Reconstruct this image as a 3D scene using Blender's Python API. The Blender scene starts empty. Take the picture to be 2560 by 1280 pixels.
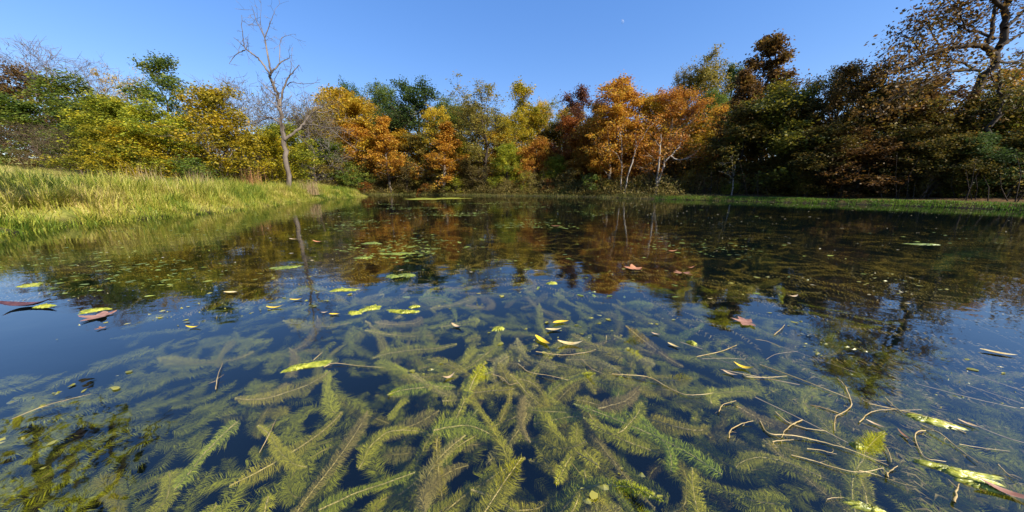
import bpy, math
import numpy as np
from mathutils import Vector

# ------------------------------------------------------------------ camera, world, sun, exposure
sc = bpy.context.scene
PITCH = math.radians(13.5); CAM_H = 0.75; FPX = 720.0
CP, SP = math.cos(PITCH), math.sin(PITCH)
cam_d = bpy.data.cameras.new('camera'); cam = bpy.data.objects.new('camera', cam_d)
sc.collection.objects.link(cam)
cam.location = (0, 0, CAM_H); cam.rotation_euler = (math.pi/2 - PITCH, 0, 0)
cam_d.sensor_width = 36.0; cam_d.lens = FPX/2560*36.0
cam_d.clip_start = 0.05; cam_d.clip_end = 6000
sc.camera = cam

SUN_AZ, SUN_EL = math.radians(127), math.radians(38)      # azimuth clockwise from the view direction (+y)
w = bpy.data.worlds.new('World'); sc.world = w; w.use_nodes = True
nt = w.node_tree; nt.nodes.clear()
sky = nt.nodes.new('ShaderNodeTexSky'); sky.sky_type = 'NISHITA'; sky.sun_disc = False
sky.sun_elevation = SUN_EL; sky.sun_rotation = SUN_AZ
sky.altitude = 200; sky.air_density = 1.0; sky.dust_density = 0.1; sky.ozone_density = 3.5
bg = nt.nodes.new('ShaderNodeBackground'); bg.inputs['Strength'].default_value = 0.15
wo = nt.nodes.new('ShaderNodeOutputWorld')
hsv = nt.nodes.new('ShaderNodeHueSaturation'); hsv.inputs['Saturation'].default_value = 1.7; hsv.inputs['Hue'].default_value = .518; hsv.inputs['Value'].default_value = 1.5     # the clear autumn blue, all over alike
gmm = nt.nodes.new('ShaderNodeGamma'); gmm.inputs[1].default_value = .55; nt.links.new(sky.outputs[0], gmm.inputs[0]); nt.links.new(gmm.outputs[0], hsv.inputs['Color']); nt.links.new(hsv.outputs[0], bg.inputs[0]); nt.links.new(bg.outputs[0], wo.inputs[0])
sd = bpy.data.lights.new('sun', 'SUN'); sd.energy = 5.0; sd.angle = math.radians(0.53); sd.color = (1.0, 0.92, 0.78)
sun = bpy.data.objects.new('sun', sd); sc.collection.objects.link(sun)
S = Vector((math.sin(SUN_AZ)*math.cos(SUN_EL), math.cos(SUN_AZ)*math.cos(SUN_EL), math.sin(SUN_EL)))
sun.rotation_euler = S.to_track_quat('Z', 'Y').to_euler()
sun.location = (30, -10, 30)
sc.view_settings.view_transform = 'Standard'; sc.view_settings.look = 'None'
sc.view_settings.exposure = 0.95; sc.view_settings.gamma = 1.0; sc.view_settings.use_curve_mapping = False
sc.render.engine = 'CYCLES'
cy = sc.cycles
cy.max_bounces = 8; cy.diffuse_bounces = 3; cy.glossy_bounces = 3; cy.transmission_bounces = 4
cy.transparent_max_bounces = 12; cy.volume_bounces = 0
cy.caustics_reflective = False; cy.caustics_refractive = False
cy.sample_clamp_indirect = 6.0
cy.use_denoising = True

# ------------------------------------------------------------------ helpers
COL = sc.collection
def ray(px, py):
    k = (640-py)/FPX
    return np.array([(px-1280)/FPX, CP+k*SP, -SP+k*CP])
def on_water(px, py, z=0.0):
    d = ray(px, py); t = (z-CAM_H)/d[2]
    return np.array([d[0]*t, d[1]*t, z])
def at_depth(px, py, Y):
    d = ray(px, py); t = Y/d[1]
    return np.array([d[0]*t, Y, CAM_H+d[2]*t])

class MB:
    def __init__(s): s.v = []; s.f = []; s.n = 0
    def add(s, v, f):
        v = np.asarray(v, float); f = np.asarray(f, np.int64)
        s.v.append(v); s.f.append(f+s.n); s.n += len(v)
    def mesh(s, name, mat=None, smooth=True):
        me = bpy.data.meshes.new(name)
        v = np.concatenate(s.v)
        tot = np.concatenate([np.full(len(f), f.shape[1]) for f in s.f])
        lv = np.concatenate([f.ravel() for f in s.f])
        st = np.concatenate([[0], np.cumsum(tot)[:-1]])
        me.vertices.add(len(v)); me.vertices.foreach_set('co', v.astype(np.float32).ravel())
        me.loops.add(len(lv)); me.loops.foreach_set('vertex_index', lv.astype(np.int32))
        me.polygons.add(len(tot)); me.polygons.foreach_set('loop_start', st.astype(np.int32))
        me.polygons.foreach_set('use_smooth', np.full(len(tot), smooth))
        me.update(calc_edges=True)
        if mat: me.materials.append(mat)
        return me
def link(name, data, parent=None, loc=None, label=None, cat=None, group=None, kind=None, mat=None):
    o = bpy.data.objects.new(name, data); COL.objects.link(o)
    if parent is not None: o.parent = parent
    if loc is not None: o.location = loc
    if label: o['label'] = label
    if cat: o['category'] = cat
    if group: o['group'] = group
    if kind: o['kind'] = kind
    if mat is not None and data is not None:
        o.material_slots[0].link = 'OBJECT'; o.material_slots[0].material = mat
    return o

def unit(a): return a/np.maximum(np.linalg.norm(a, axis=-1, keepdims=True), 1e-9)
def tube(mb, pts, rad, sides=5):
    pts = np.asarray(pts, float); n = len(pts)
    rad = np.broadcast_to(np.asarray(rad, float), (n,))
    tan = unit(np.gradient(pts, axis=0))
    ref = np.array([0.31, 0.17, 0.93]) if abs(tan[:, 2]).mean() < 0.7 else np.array([0.9, 0.37, 0.1])
    a = unit(np.cross(tan, ref)); b = np.cross(tan, a)
    th = np.arange(sides)*2*math.pi/sides
    ring = pts[:, None, :] + rad[:, None, None]*(np.cos(th)[None, :, None]*a[:, None, :]+np.sin(th)[None, :, None]*b[:, None, :])
    i = np.arange(n-1)[:, None]*sides; j = np.arange(sides)[None, :]; j2 = (j+1) % sides
    f = np.stack([i+j, i+j2, i+sides+j2, i+sides+j], -1).reshape(-1, 4)
    mb.add(ring.reshape(-1, 3), f)
def smooth_path(P, n=None):
    """Catmull-Rom through the control points"""
    P = np.asarray(P, float)
    if len(P) < 3: return P
    Q = np.vstack([2*P[0]-P[1], P, 2*P[-1]-P[-2]]); out = []
    m = n or 4
    for i in range(1, len(Q)-2):
        for t in np.arange(m)/m:
            p0, p1, p2, p3 = Q[i-1:i+3]
            out.append(0.5*((2*p1)+(-p0+p2)*t+(2*p0-5*p1+4*p2-p3)*t*t+(-p0+3*p1-3*p2+p3)*t**3))
    out.append(P[-1]); return np.array(out)
def leaves(mb, p, L, rng, up=0.35, wfrac=0.62, droop=0.0):
    n = len(p)
    nor = rng.normal(size=(n, 3)); nor[:, 2] = np.abs(nor[:, 2])+up; nor = unit(nor)
    ax = rng.normal(size=(n, 3)); ax[:, 2] -= droop; ax = unit(ax - nor*(ax*nor).sum(1, keepdims=True))
    sd_ = np.cross(nor, ax)
    L = (L*rng.uniform(.65, 1.35, n))[:, None]
    W = L*wfrac*.5
    fold = nor*L*rng.uniform(-.05, .22, (n, 1))
    v = np.stack([p-ax*L*.5, p+sd_*W+fold, p+ax*L*.5, p-sd_*W+fold], 1).reshape(-1, 3)
    mb.add(v, np.arange(n*4).reshape(-1, 4))
def noise2(x, y, seed=0, octaves=3, f=1.0):
    r = np.random.default_rng(seed); out = np.zeros_like(x, dtype=float); a = 1.0; tot = 0
    for o in range(octaves):
        for k in range(3):
            th = r.uniform(0, 2*math.pi); ph = r.uniform(0, 2*math.pi); ff = f*2**o*r.uniform(.7, 1.4)
            out += a*np.sin((x*math.cos(th)+y*math.sin(th))*ff+ph)/3
        tot += a; a *= .55
    return out/tot

# ------------------------------------------------------------------ materials
def newmat(name):
    m = bpy.data.materials.new(name); m.use_nodes = True; m.node_tree.nodes.clear()
    return m, m.node_tree.nodes, m.node_tree.links
def ramp(N, stops):
    r = N.new('ShaderNodeValToRGB'); e = r.color_ramp.elements
    while len(e) > 1: e.remove(e[-1])
    e[0].position = stops[0][0]; e[0].color = (*stops[0][1], 1)
    for p, c in stops[1:]:
        x = e.new(p); x.color = (*c, 1)
    return r
def leaf_mat(name, cols, trans=.45, noise=1.2, spec=.25, rough=.55, hue=.02):
    """each leaf its own shade: random per leaf, drifting through the crown from branch to branch"""
    m, N, K = newmat(name)
    g = N.new('ShaderNodeNewGeometry'); tc = N.new('ShaderNodeTexCoord'); oi = N.new('ShaderNodeObjectInfo')
    nz = N.new('ShaderNodeTexNoise'); nz.inputs['Scale'].default_value = noise; nz.inputs['Detail'].default_value = 2
    K.new(tc.outputs['Object'], nz.inputs['Vector'])
    a = N.new('ShaderNodeMath'); a.operation = 'MULTIPLY_ADD'; a.inputs[1].default_value = .55; 
    K.new(g.outputs['Random Per Island'], a.inputs[0])
    b = N.new('ShaderNodeMath'); b.operation = 'MULTIPLY_ADD'; b.inputs[1].default_value = 1.7; b.inputs[2].default_value = -.62
    K.new(nz.outputs['Fac'], b.inputs[0]); K.new(b.outputs[0], a.inputs[2])
    n = len(cols); r = ramp(N, [(i/(max(n-1, 1)), c) for i, c in enumerate(cols)])
    K.new(a.outputs[0], r.inputs[0])
    hs = N.new('ShaderNodeHueSaturation')
    h = N.new('ShaderNodeMath'); h.operation = 'MULTIPLY_ADD'; h.inputs[1].default_value = hue; h.inputs[2].default_value = .5-hue/2
    K.new(oi.outputs['Random'], h.inputs[0]); K.new(h.outputs[0], hs.inputs['Hue'])
    v = N.new('ShaderNodeMath'); v.operation = 'MULTIPLY_ADD'; v.inputs[1].default_value = .3; v.inputs[2].default_value = .85
    K.new(oi.outputs['Random'], v.inputs[0]); K.new(v.outputs[0], hs.inputs['Value']); K.new(r.outputs[0], hs.inputs['Color'])
    p = N.new('ShaderNodeBsdfPrincipled'); p.inputs['Roughness'].default_value = rough; p.inputs['Specular IOR Level'].default_value = spec
    t = N.new('ShaderNodeBsdfTranslucent'); mx = N.new('ShaderNodeMixShader'); mx.inputs[0].default_value = trans
    K.new(hs.outputs[0], p.inputs['Base Color']); K.new(hs.outputs[0], t.inputs[0])
    o = N.new('ShaderNodeOutputMaterial')
    K.new(p.outputs[0], mx.inputs[1]); K.new(t.outputs[0], mx.inputs[2]); K.new(mx.outputs[0], o.inputs[0])
    return m
def solid_mat(name, c1, c2, scale=6.0, rough=.8, spec=.3, bump=.3, stretch=(1, 1, 1), detail=5, bdist=.01):
    m, N, K = newmat(name)
    tc = N.new('ShaderNodeTexCoord'); mp = N.new('ShaderNodeMapping'); mp.inputs['Scale'].default_value = stretch
    K.new(tc.outputs['Object'], mp.inputs[0])
    nz = N.new('ShaderNodeTexNoise'); nz.inputs['Scale'].default_value = scale; nz.inputs['Detail'].default_value = detail
    K.new(mp.outputs[0], nz.inputs['Vector'])
    r = ramp(N, [(.35, c1), (.68, c2)]); K.new(nz.outputs['Fac'], r.inputs[0])
    p = N.new('ShaderNodeBsdfPrincipled'); p.inputs['Roughness'].default_value = rough; p.inputs['Specular IOR Level'].default_value = spec
    K.new(r.outputs[0], p.inputs['Base Color'])
    bp = N.new('ShaderNodeBump'); bp.inputs['Strength'].default_value = bump; bp.inputs['Distance'].default_value = bdist
    K.new(nz.outputs['Fac'], bp.inputs['Height']); K.new(bp.outputs[0], p.inputs['Normal'])
    o = N.new('ShaderNodeOutputMaterial'); K.new(p.outputs[0], o.inputs[0]); return m

LM = {
 'orange': leaf_mat('orange leaves', [(.2, .075, .014), (.42, .17, .022), (.54, .27, .03), (.52, .36, .045)]),
 'rust':   leaf_mat('rust leaves', [(.16, .055, .015), (.36, .13, .02), (.44, .2, .03)]),
 'gold':   leaf_mat('gold leaves', [(.26, .15, .015), (.5, .3, .02), (.6, .42, .03), (.38, .34, .04)]),
 'yellow': leaf_mat('yellow leaves', [(.1, .12, .015), (.3, .25, .015), (.5, .38, .02), (.5, .33, .02)]),
 'ygreen': leaf_mat('yellow-green leaves', [(.08, .12, .014), (.2, .23, .02), (.36, .34, .025), (.52, .41, .025)]),
 'olive':  leaf_mat('olive leaves', [(.1, .1, .02), (.23, .2, .035), (.34, .27, .045), (.4, .27, .05)]),
 'green':  leaf_mat('green leaves', [(.04, .075, .016), (.1, .16, .025), (.19, .24, .03), (.32, .3, .04)]),
 'dgreen': leaf_mat('dark green leaves', [(.03, .06, .018), (.07, .125, .03), (.13, .18, .04)]),
 'brown':  leaf_mat('brown leaves', [(.035, .022, .01), (.1, .055, .016), (.19, .095, .02), (.25, .17, .03)]),
 'purple': leaf_mat('purple-brown leaves', [(.07, .03, .02), (.17, .07, .03), (.27, .13, .05)]),
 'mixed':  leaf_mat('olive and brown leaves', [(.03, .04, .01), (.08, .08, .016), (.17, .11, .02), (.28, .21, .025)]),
 'shade':  leaf_mat('shaded yellow-green leaves', [(.04, .05, .01), (.1, .105, .015), (.2, .18, .02), (.36, .28, .025)]),  # yellow-green leaves with the right bank's shade put into the colour
 'shrub':  leaf_mat('shrub leaves', [(.06, .05, .018), (.13, .1, .03), (.2, .15, .04), (.16, .17, .03)]),
}
BARK = {
 'dark': solid_mat('dark bark', (.025, .018, .013), (.075, .056, .04), 5, .9, .2, .6, (1, 1, .25)),
 'grey': solid_mat('grey bark', (.06, .046, .036), (.24, .195, .155), 5, .9, .2, .6, (1, 1, .25)),
 'pale': solid_mat('pale sycamore bark', (.13, .1, .07), (.42, .36, .29), 2.2, .8, .25, .4, (1, 1, .5)),
 'twig': solid_mat('grey twigs', (.1, .08, .075), (.2, .165, .15), 4, .9, .2, .2),
 'brown': solid_mat('brown twigs', (.07, .05, .035), (.17, .12, .085), 4, .9, .2, .2),
}

# ------------------------------------------------------------------ pond outline and terrain
SHORE_PX = [(0, 588), (150, 564), (300, 553), (440, 541), (560, 530), (650, 517), (720, 507), (800, 499), (905, 492.5)]
FAR_PX = [(900, 487.5), (1000, 487), (1160, 488), (1250, 490), (1350, 490.5), (1480, 493), (1600, 497), (1850, 503), (2100, 510), (2300, 516), (2560, 526)]
shore = [on_water(*p)[:2] for p in SHORE_PX]
tip = shore[-1]
shore += [tip+np.array([-.6, 1.4]), tip+np.array([-3.5, 2.6])]
far = [on_water(*p)[:2] for p in FAR_PX]
shore += [np.array([far[0][0]-4.5, far[0][1]-1.0])] + far
shore += [np.array(p) for p in [(18.6, 6.0), (18, 0), (12, -4), (4, -5.5), (-4, -4.5), (-7.6, -1.5), (-8.1, 2.0)]]
POND = np.array(shore)
def sdist(x, y):
    """distance to the pond outline, negative over the water"""
    x = np.asarray(x, float); y = np.asarray(y, float)
    d2 = np.full(x.shape, 1e18); ins = np.zeros(x.shape, bool); n = len(POND)
    for i in range(n):
        ax_, ay = POND[i]; bx, by = POND[(i+1) % n]
        ex, ey = bx-ax_, by-ay; L = ex*ex+ey*ey
        t = np.clip(((x-ax_)*ex+(y-ay)*ey)/L, 0, 1)
        d2 = np.minimum(d2, (x-ax_-t*ex)**2+(y-ay-t*ey)**2)
        c = ((ay > y) != (by > y)) & (x < (bx-ax_)*(y-ay)/(by-ay+1e-12)+ax_)
        ins ^= c
    d = np.sqrt(d2); return np.where(ins, -d, d)
def sstep(x): x = np.clip(x, 0, 1); return x*x*(3-2*x)
def leftness(x, y): return sstep((-x-4.0)/5.0)*sstep((27-y)/6.0)
def ground_z(x, y):
    x = np.asarray(x, float); y = np.asarray(y, float)
    d = sdist(x, y); lf = leftness(x, y)
    r = np.hypot(x, y)
    n = noise2(x, y, 3, 3, .9)*.07 + noise2(x, y, 5, 2, 3.0)*.03
    edge = .13+.24*lf+.1*sstep((x-6)/5)
    slope = np.where(d < 30, d, 30)*(.035+.075*lf)
    out = -.03+edge*sstep((d+.05)/.5)+slope*sstep((d-.2)/2)+n*sstep(d/.8)+np.clip(d-30, 0, 400)*.03+np.clip(d-5, 0, 22)*.11*(1-lf)
    inn = -.03-.3*sstep(-d/1.2)-.75*sstep(-d/4.5)+n*.5*sstep(-d/1)
    return np.where(d > 0, out, inn)

def axis(a, b, step, lim, n):
    core = np.arange(a, b+step/2, step)
    g = np.geomspace(1, lim, n)
    return np.concatenate([a-g[::-1], core, b+g])
gx = axis(-40, 44, .42, 2200, 22); gy = axis(-14, 56, .42, 2200, 22)
X, Y = np.meshgrid(gx, gy, indexing='ij'); Z = ground_z(X, Y)
nx, ny = X.shape
idx = np.arange(nx*ny).reshape(nx, ny)
mb = MB(); mb.add(np.stack([X, Y, Z], -1).reshape(-1, 3), np.stack([idx[:-1, :-1], idx[1:, :-1], idx[1:, 1:], idx[:-1, 1:]], -1).reshape(-1, 4))
m, N, K = newmat('ground')
tc = N.new('ShaderNodeTexCoord'); sx = N.new('ShaderNodeSeparateXYZ'); K.new(tc.outputs['Object'], sx.inputs[0])
n1 = N.new('ShaderNodeTexNoise'); n1.inputs['Scale'].default_value = 1.3; n1.inputs['Detail'].default_value = 8; n1.inputs['Roughness'].default_value = .7
n2 = N.new('ShaderNodeTexNoise'); n2.inputs['Scale'].default_value = 14; n2.inputs['Detail'].default_value = 6
for n_ in (n1, n2): K.new(tc.outputs['Object'], n_.inputs['Vector'])
litter = ramp(N, [(.3, (.035, .022, .012)), (.5, (.1, .055, .022)), (.7, (.16, .1, .04))]); K.new(n2.outputs['Fac'], litter.inputs[0])
lawn = ramp(N, [(.3, (.13, .15, .03)), (.5, (.26, .25, .06)), (.7, (.38, .31, .11))]); K.new(n1.outputs['Fac'], lawn.inputs[0])
mud = ramp(N, [(.35, (.012, .011, .007)), (.7, (.03, .026, .014))]); K.new(n2.outputs['Fac'], mud.inputs[0])
ml = N.new('ShaderNodeMapRange'); ml.inputs['From Min'].default_value = -6; ml.inputs['From Max'].default_value = -9
K.new(sx.outputs['X'], ml.inputs['Value'])
mx1 = N.new('ShaderNodeMix'); mx1.data_type = 'RGBA'; K.new(ml.outputs[0], mx1.inputs[0]); K.new(litter.outputs[0], mx1.inputs[6]); K.new(lawn.outputs[0], mx1.inputs[7])
mz = N.new('ShaderNodeMapRange'); mz.inputs['From Min'].default_value = .2; mz.inputs['From Max'].default_value = .02
K.new(sx.outputs['Z'], mz.inputs['Value'])
mx2 = N.new('ShaderNodeMix'); mx2.data_type = 'RGBA'; K.new(mz.outputs[0], mx2.inputs[0]); K.new(mx1.outputs[2], mx2.inputs[6]); K.new(mud.outputs[0], mx2.inputs[7])
p = N.new('ShaderNodeBsdfPrincipled'); p.inputs['Roughness'].default_value = .95; p.inputs['Specular IOR Level'].default_value = .1
K.new(mx2.outputs[2], p.inputs['Base Color'])
bp = N.new('ShaderNodeBump'); bp.inputs['Strength'].default_value = .7; bp.inputs['Distance'].default_value = .05
K.new(n2.outputs['Fac'], bp.inputs['Height']); K.new(bp.outputs[0], p.inputs['Normal'])
o = N.new('ShaderNodeOutputMaterial'); K.new(p.outputs[0], o.inputs[0])
link('ground', mb.mesh('ground', m), kind='structure', label='sloping ground of mown lawn, leaf litter and muddy pond bed')

# ------------------------------------------------------------------ water: a closed body with a clear, softly rippled skin
m, N, K = newmat('pond water')
tc = N.new('ShaderNodeTexCoord'); mp = N.new('ShaderNodeMapping'); mp.inputs['Scale'].default_value = (1, 1.6, 1); K.new(tc.outputs['Object'], mp.inputs[0])
w1 = N.new('ShaderNodeTexNoise'); w1.inputs['Scale'].default_value = 2.2; w1.inputs['Detail'].default_value = 3; w1.inputs['Roughness'].default_value = .45
w2 = N.new('ShaderNodeTexNoise'); w2.inputs['Scale'].default_value = 11; w2.inputs['Detail'].default_value = 2
for n_ in (w1, w2): K.new(mp.outputs[0], n_.inputs['Vector'])
ad = N.new('ShaderNodeMath'); ad.operation = 'MULTIPLY_ADD'; ad.inputs[1].default_value = .1
K.new(w2.outputs['Fac'], ad.inputs[0]); K.new(w1.outputs['Fac'], ad.inputs[2])
bp = N.new('ShaderNodeBump'); bp.inputs['Strength'].default_value = 1.0; bp.inputs['Distance'].default_value = .003; K.new(ad.outputs[0], bp.inputs['Height'])
g = N.new('ShaderNodeNewGeometry')
dt = N.new('ShaderNodeVectorMath'); dt.operation = 'DOT_PRODUCT'; K.new(g.outputs['Incoming'], dt.inputs[0]); K.new(g.outputs['Normal'], dt.inputs[1])
ab = N.new('ShaderNodeMath'); ab.operation = 'ABSOLUTE'; K.new(dt.outputs['Value'], ab.inputs[0])
om = N.new('ShaderNodeMath'); om.operation = 'SUBTRACT'; om.inputs[0].default_value = 1; K.new(ab.outputs[0], om.inputs[1])
pw = N.new('ShaderNodeMath'); pw.operation = 'POWER'; pw.inputs[1].default_value = 4.0; K.new(om.outputs[0], pw.inputs[0])
fr = N.new('ShaderNodeMath'); fr.operation = 'MULTIPLY_ADD'; fr.inputs[1].default_value = .925; fr.inputs[2].default_value = .075; K.new(pw.outputs[0], fr.inputs[0])
tr = N.new('ShaderNodeBsdfTransparent'); gl = N.new('ShaderNodeBsdfGlossy'); gl.inputs['Roughness'].default_value = .022
K.new(bp.outputs[0], gl.inputs['Normal'])
mx = N.new('ShaderNodeMixShader'); K.new(fr.outputs[0], mx.inputs[0]); K.new(tr.outputs[0], mx.inputs[1]); K.new(gl.outputs[0], mx.inputs[2])
va = N.new('ShaderNodeVolumeAbsorption'); va.inputs['Color'].default_value = (.6, .63, .28, 1); va.inputs['Density'].default_value = 2.9
vs = N.new('ShaderNodeVolumeScatter'); vs.inputs['Color'].default_value = (.14, .3, .55, 1); vs.inputs['Density'].default_value = .085; vs.inputs['Anisotropy'].default_value = .2
as_ = N.new('ShaderNodeAddShader'); K.new(va.outputs[0], as_.inputs[0]); K.new(vs.outputs[0], as_.inputs[1])
o = N.new('ShaderNodeOutputMaterial'); K.new(mx.outputs[0], o.inputs['Surface']); K.new(as_.outputs[0], o.inputs['Volume'])
x0, x1, y0, y1, zb = -20, 24, -8, 36, -1.6
v = [(x, y, z) for z in (zb, 0) for (x, y) in ((x0, y0), (x1, y0), (x1, y1), (x0, y1))]
mb = MB(); mb.add(v, [(0, 3, 2, 1), (4, 5, 6, 7), (0, 1, 5, 4), (1, 2, 6, 5), (2, 3, 7, 6), (3, 0, 4, 7)])
link('water', mb.mesh('water', m, False), kind='structure', label='clear still pond water mirroring the sky and autumn trees')

# ------------------------------------------------------------------ tree builder
def skeleton(rng, H, base, R, prof, n1=14, n2=5, n3=3, n4=0, elev=(15, 60), lean=0.0, wob=.03, r0=.16, trunk_end=.95, sparse=1.0):
    """branches as (points, radii, level); points along the outer branches carry the leaves"""
    br = []; tips = []
    nt_ = 9; u = np.linspace(0, trunk_end, nt_)
    w_ = np.cumsum(rng.normal(0, wob*H/nt_**.5, (nt_, 2)), 0); w_ -= w_[0]
    tp = np.stack([w_[:, 0]+lean*H*u**1.3, w_[:, 1], u*H], 1)
    tr_ = r0*(1-u/ (trunk_end+.03))**.75+.012; tr_[0] *= 1.35
    br.append((tp, tr_, 0))
    def at(pts, f):
        x = f*(len(pts)-1); i = min(int(x), len(pts)-2); return pts[i]+(pts[i+1]-pts[i])*(x-i)
    def grow(start, d, L, n, r, lvl, curl=.25):
        pts = [start]; d = d.copy()
        for i in range(n):
            d = d+rng.normal(0, .16, 3); d[2] += curl/n; d /= np.linalg.norm(d)
            pts.append(pts[-1]+d*L/n)
        pts = np.array(pts); br.append((pts, np.linspace(r, max(r*.3, .004), n+1), lvl)); return pts, d
    az = rng.uniform(0, 6.28)
    for i in range(n1):
        f = base+(trunk_end-base)*((i+rng.uniform(.1, .9))/n1)
        az += 2.4+rng.normal(0, .35)
        uu = (f-base)/(1-base); L = R*prof(uu)*rng.uniform(.78, 1.2)
        e = math.radians(elev[0]+(elev[1]-elev[0])*uu+rng.normal(0, 9))
        d = np.array([math.cos(az)*math.cos(e), math.sin(az)*math.cos(e), math.sin(e)])
        r1 = max(.012, r0*.42*(1-uu*.75)*min(1, L/R+.2))
        p1, d1 = grow(at(tp, f/trunk_end), d, L, 5, r1, 1)
        for j in range(n2):
            g_ = .3+.7*(j+rng.uniform(.2, .8))/n2
            dd = unit(np.gradient(p1, axis=0))[min(int(g_*5), 5)]
            side = rng.normal(size=3); side[2] = side[2]*.7+.25; side = unit(side-dd*(side@dd))
            d2 = unit(dd*.62+side*.85)
            p2, _ = grow(at(p1, g_), d2, L*.5*(1.15-g_*.55)*rng.uniform(.7, 1.25)+.1, 3, r1*.42, 2)
            if rng.random() < sparse: tips.append(p2[1:])
            for k in range(n3):
                g3 = .25+.75*(k+rng.uniform(.2, .9))/n3
                dd = unit(np.gradient(p2, axis=0))[min(int(g3*3), 3)]
                side = rng.normal(size=3); side = unit(side-dd*(side@dd))
                d3 = unit(dd*.6+side*.85)
                p3, _ = grow(at(p2, min(g3, 1)), d3, L*.26*rng.uniform(.6, 1.3)+.08, 2, r1*.2+.003, 3)
                if rng.random() < sparse: tips.append(p3[1:])
                for q in range(n4):
                    side = rng.normal(size=3); d4 = unit(d3*.7+unit(side)*.7)
                    grow(at(p3, rng.uniform(.3, 1)), d4, L*.2*rng.uniform(.6, 1.3)+.08, 2, .013, 4)
        tips.append(p1[3:])
    tips.append(tp[-2:])
    return br, tips
ovoid = lambda u: (.55+1.1*u)*(1-u)**.62*1.25+.12
cone = lambda u: (1-u)**.85*1.05+.1
roundp = lambda u: math.sqrt(max(0, 1-(u*1.1-.42)**2))*(1-.35*u)+.05
spread = lambda u: .45+.8*math.sin(min(u, 1)*2.6)
def tree_meshes(name, seed, H=10, n_leaves=7000, leaf=.15, scat=.2, max_side=6, twig_min=1.0, **kw):
    rng = np.random.default_rng(seed)
    br, tips = skeleton(rng, H, **kw)
    mb = MB()
    for pts, rad, lvl in br: tube(mb, pts, rad, [max_side+1, 5, 3, 3, 3][lvl])
    wood = mb.mesh(name+' wood', BARK['dark'])
    crown = None
    if n_leaves:
        P = np.concatenate(tips); wt = rng.gamma(1.1, 1.0, len(P)); wt /= wt.sum()
        i = rng.choice(len(P), n_leaves, p=wt)
        p = P[i]+rng.normal(0, scat, (n_leaves, 3))*np.array([1, 1, .8])
        mb = MB(); leaves(mb, p, leaf, rng, up=.3, droop=.35)
        crown = mb.mesh(name+' crown', LM['olive'])
    ext = np.concatenate([b[0] for b in br])
    return dict(wood=wood, crown=crown, H=ext[:, 2].max()+.1, R=np.percentile(np.hypot(ext[:, 0], ext[:, 1]), 96))
T = {}
for i in range(3):
    T['syc%d' % i] = tree_meshes('sycamore', 11+i, 10, 15000, .17, .19, base=.13, R=2.5, prof=ovoid, n1=19, elev=(22, 62), r0=.13)
    T['round%d' % i] = tree_meshes('round tree', 31+i, 10, 20000, .15, .2, base=.15, R=3.6, prof=roundp, n1=20, n2=6, elev=(8, 68), r0=.2)
    T['bush%d' % i] = tree_meshes('bushy tree', 61+i, 6, 17000, .13, .17, base=.06, R=2.4, prof=roundp, n1=20, n2=6, elev=(15, 75), r0=.1, wob=.06)
for i in range(2):
    T['cone%d' % i] = tree_meshes('conical tree', 21+i, 10, 13500, .17, .17, base=.12, R=2.3, prof=cone, n1=22, elev=(18, 60), r0=.14)
    T['tall%d' % i] = tree_meshes('tall thin tree', 41+i, 10, 10500, .16, .22, base=.2, R=2.0, prof=ovoid, n1=13, elev=(35, 72), r0=.11, wob=.05)
    T['open%d' % i] = tree_meshes('open tree', 51+i, 10, 9000, .14, .16, base=.22, R=3.2, prof=spread, n1=12, n2=6, n3=4, elev=(25, 65), r0=.17, wob=.05, sparse=.75)
    T['bare%d' % i] = tree_meshes('bare tree', 71+i, 10, 0, base=.25, R=3.2, prof=spread, n1=13, n2=6, n3=4, n4=3, elev=(35, 72), r0=.24, wob=.04)
    T['thicket%d' % i] = tree_meshes('bare thicket', 81+i, 7, 900, .12, .12, base=.05, R=2.6, prof=spread, n1=22, n2=6, n3=4, n4=2, elev=(40, 75), r0=.06, wob=.05)
    T['shrub%d' % i] = tree_meshes('shrub', 91+i, 3, 1700, .1, .1, base=.02, R=1.1, prof=spread, n1=14, n2=4, n3=3, elev=(40, 75), r0=.025, wob=.06)
    T['low%d' % i] = tree_meshes('low bush', 96+i, 2, 2200, .1, .1, base=.02, R=1.2, prof=roundp, n1=16, n2=4, n3=2, elev=(20, 70), r0=.02, wob=.06)
TRUNK_ONLY = {}
placed = [0]
def tree(name, tmpl, px, py, width, Y, leafm, bark, label, cat='tree', group=None, sink=.12):
    """crown top at photo point (px, py) at distance Y; stands upright on the ground"""
    t = T[tmpl]; P = at_depth(px, py, Y)
    gz = float(ground_z(P[0], P[1])); c = Y*CP-(P[2]-CAM_H)*SP*.6
    h = P[2]-gz+sink
    wid = width/FPX*c*(1.14 if Y > 21 and cat == 'tree' else 1.08)
    placed[0] += 1
    root = link(name, None, loc=(P[0], P[1], gz-sink), label=label, cat=cat, group=group)
    root.empty_display_size = .3
    root.rotation_euler = (0, 0, placed[0]*2.399)
    s = wid/2/t['R']; sz = h/t['H']
    s = min(max(s, sz*.6), sz*1.7)
    root.scale = (s, s, sz)
    link('trunk', t['wood'], root, mat=BARK[bark])
    if t['crown']: link('crown', t['crown'], root, mat=LM[leafm])
    return root
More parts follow.
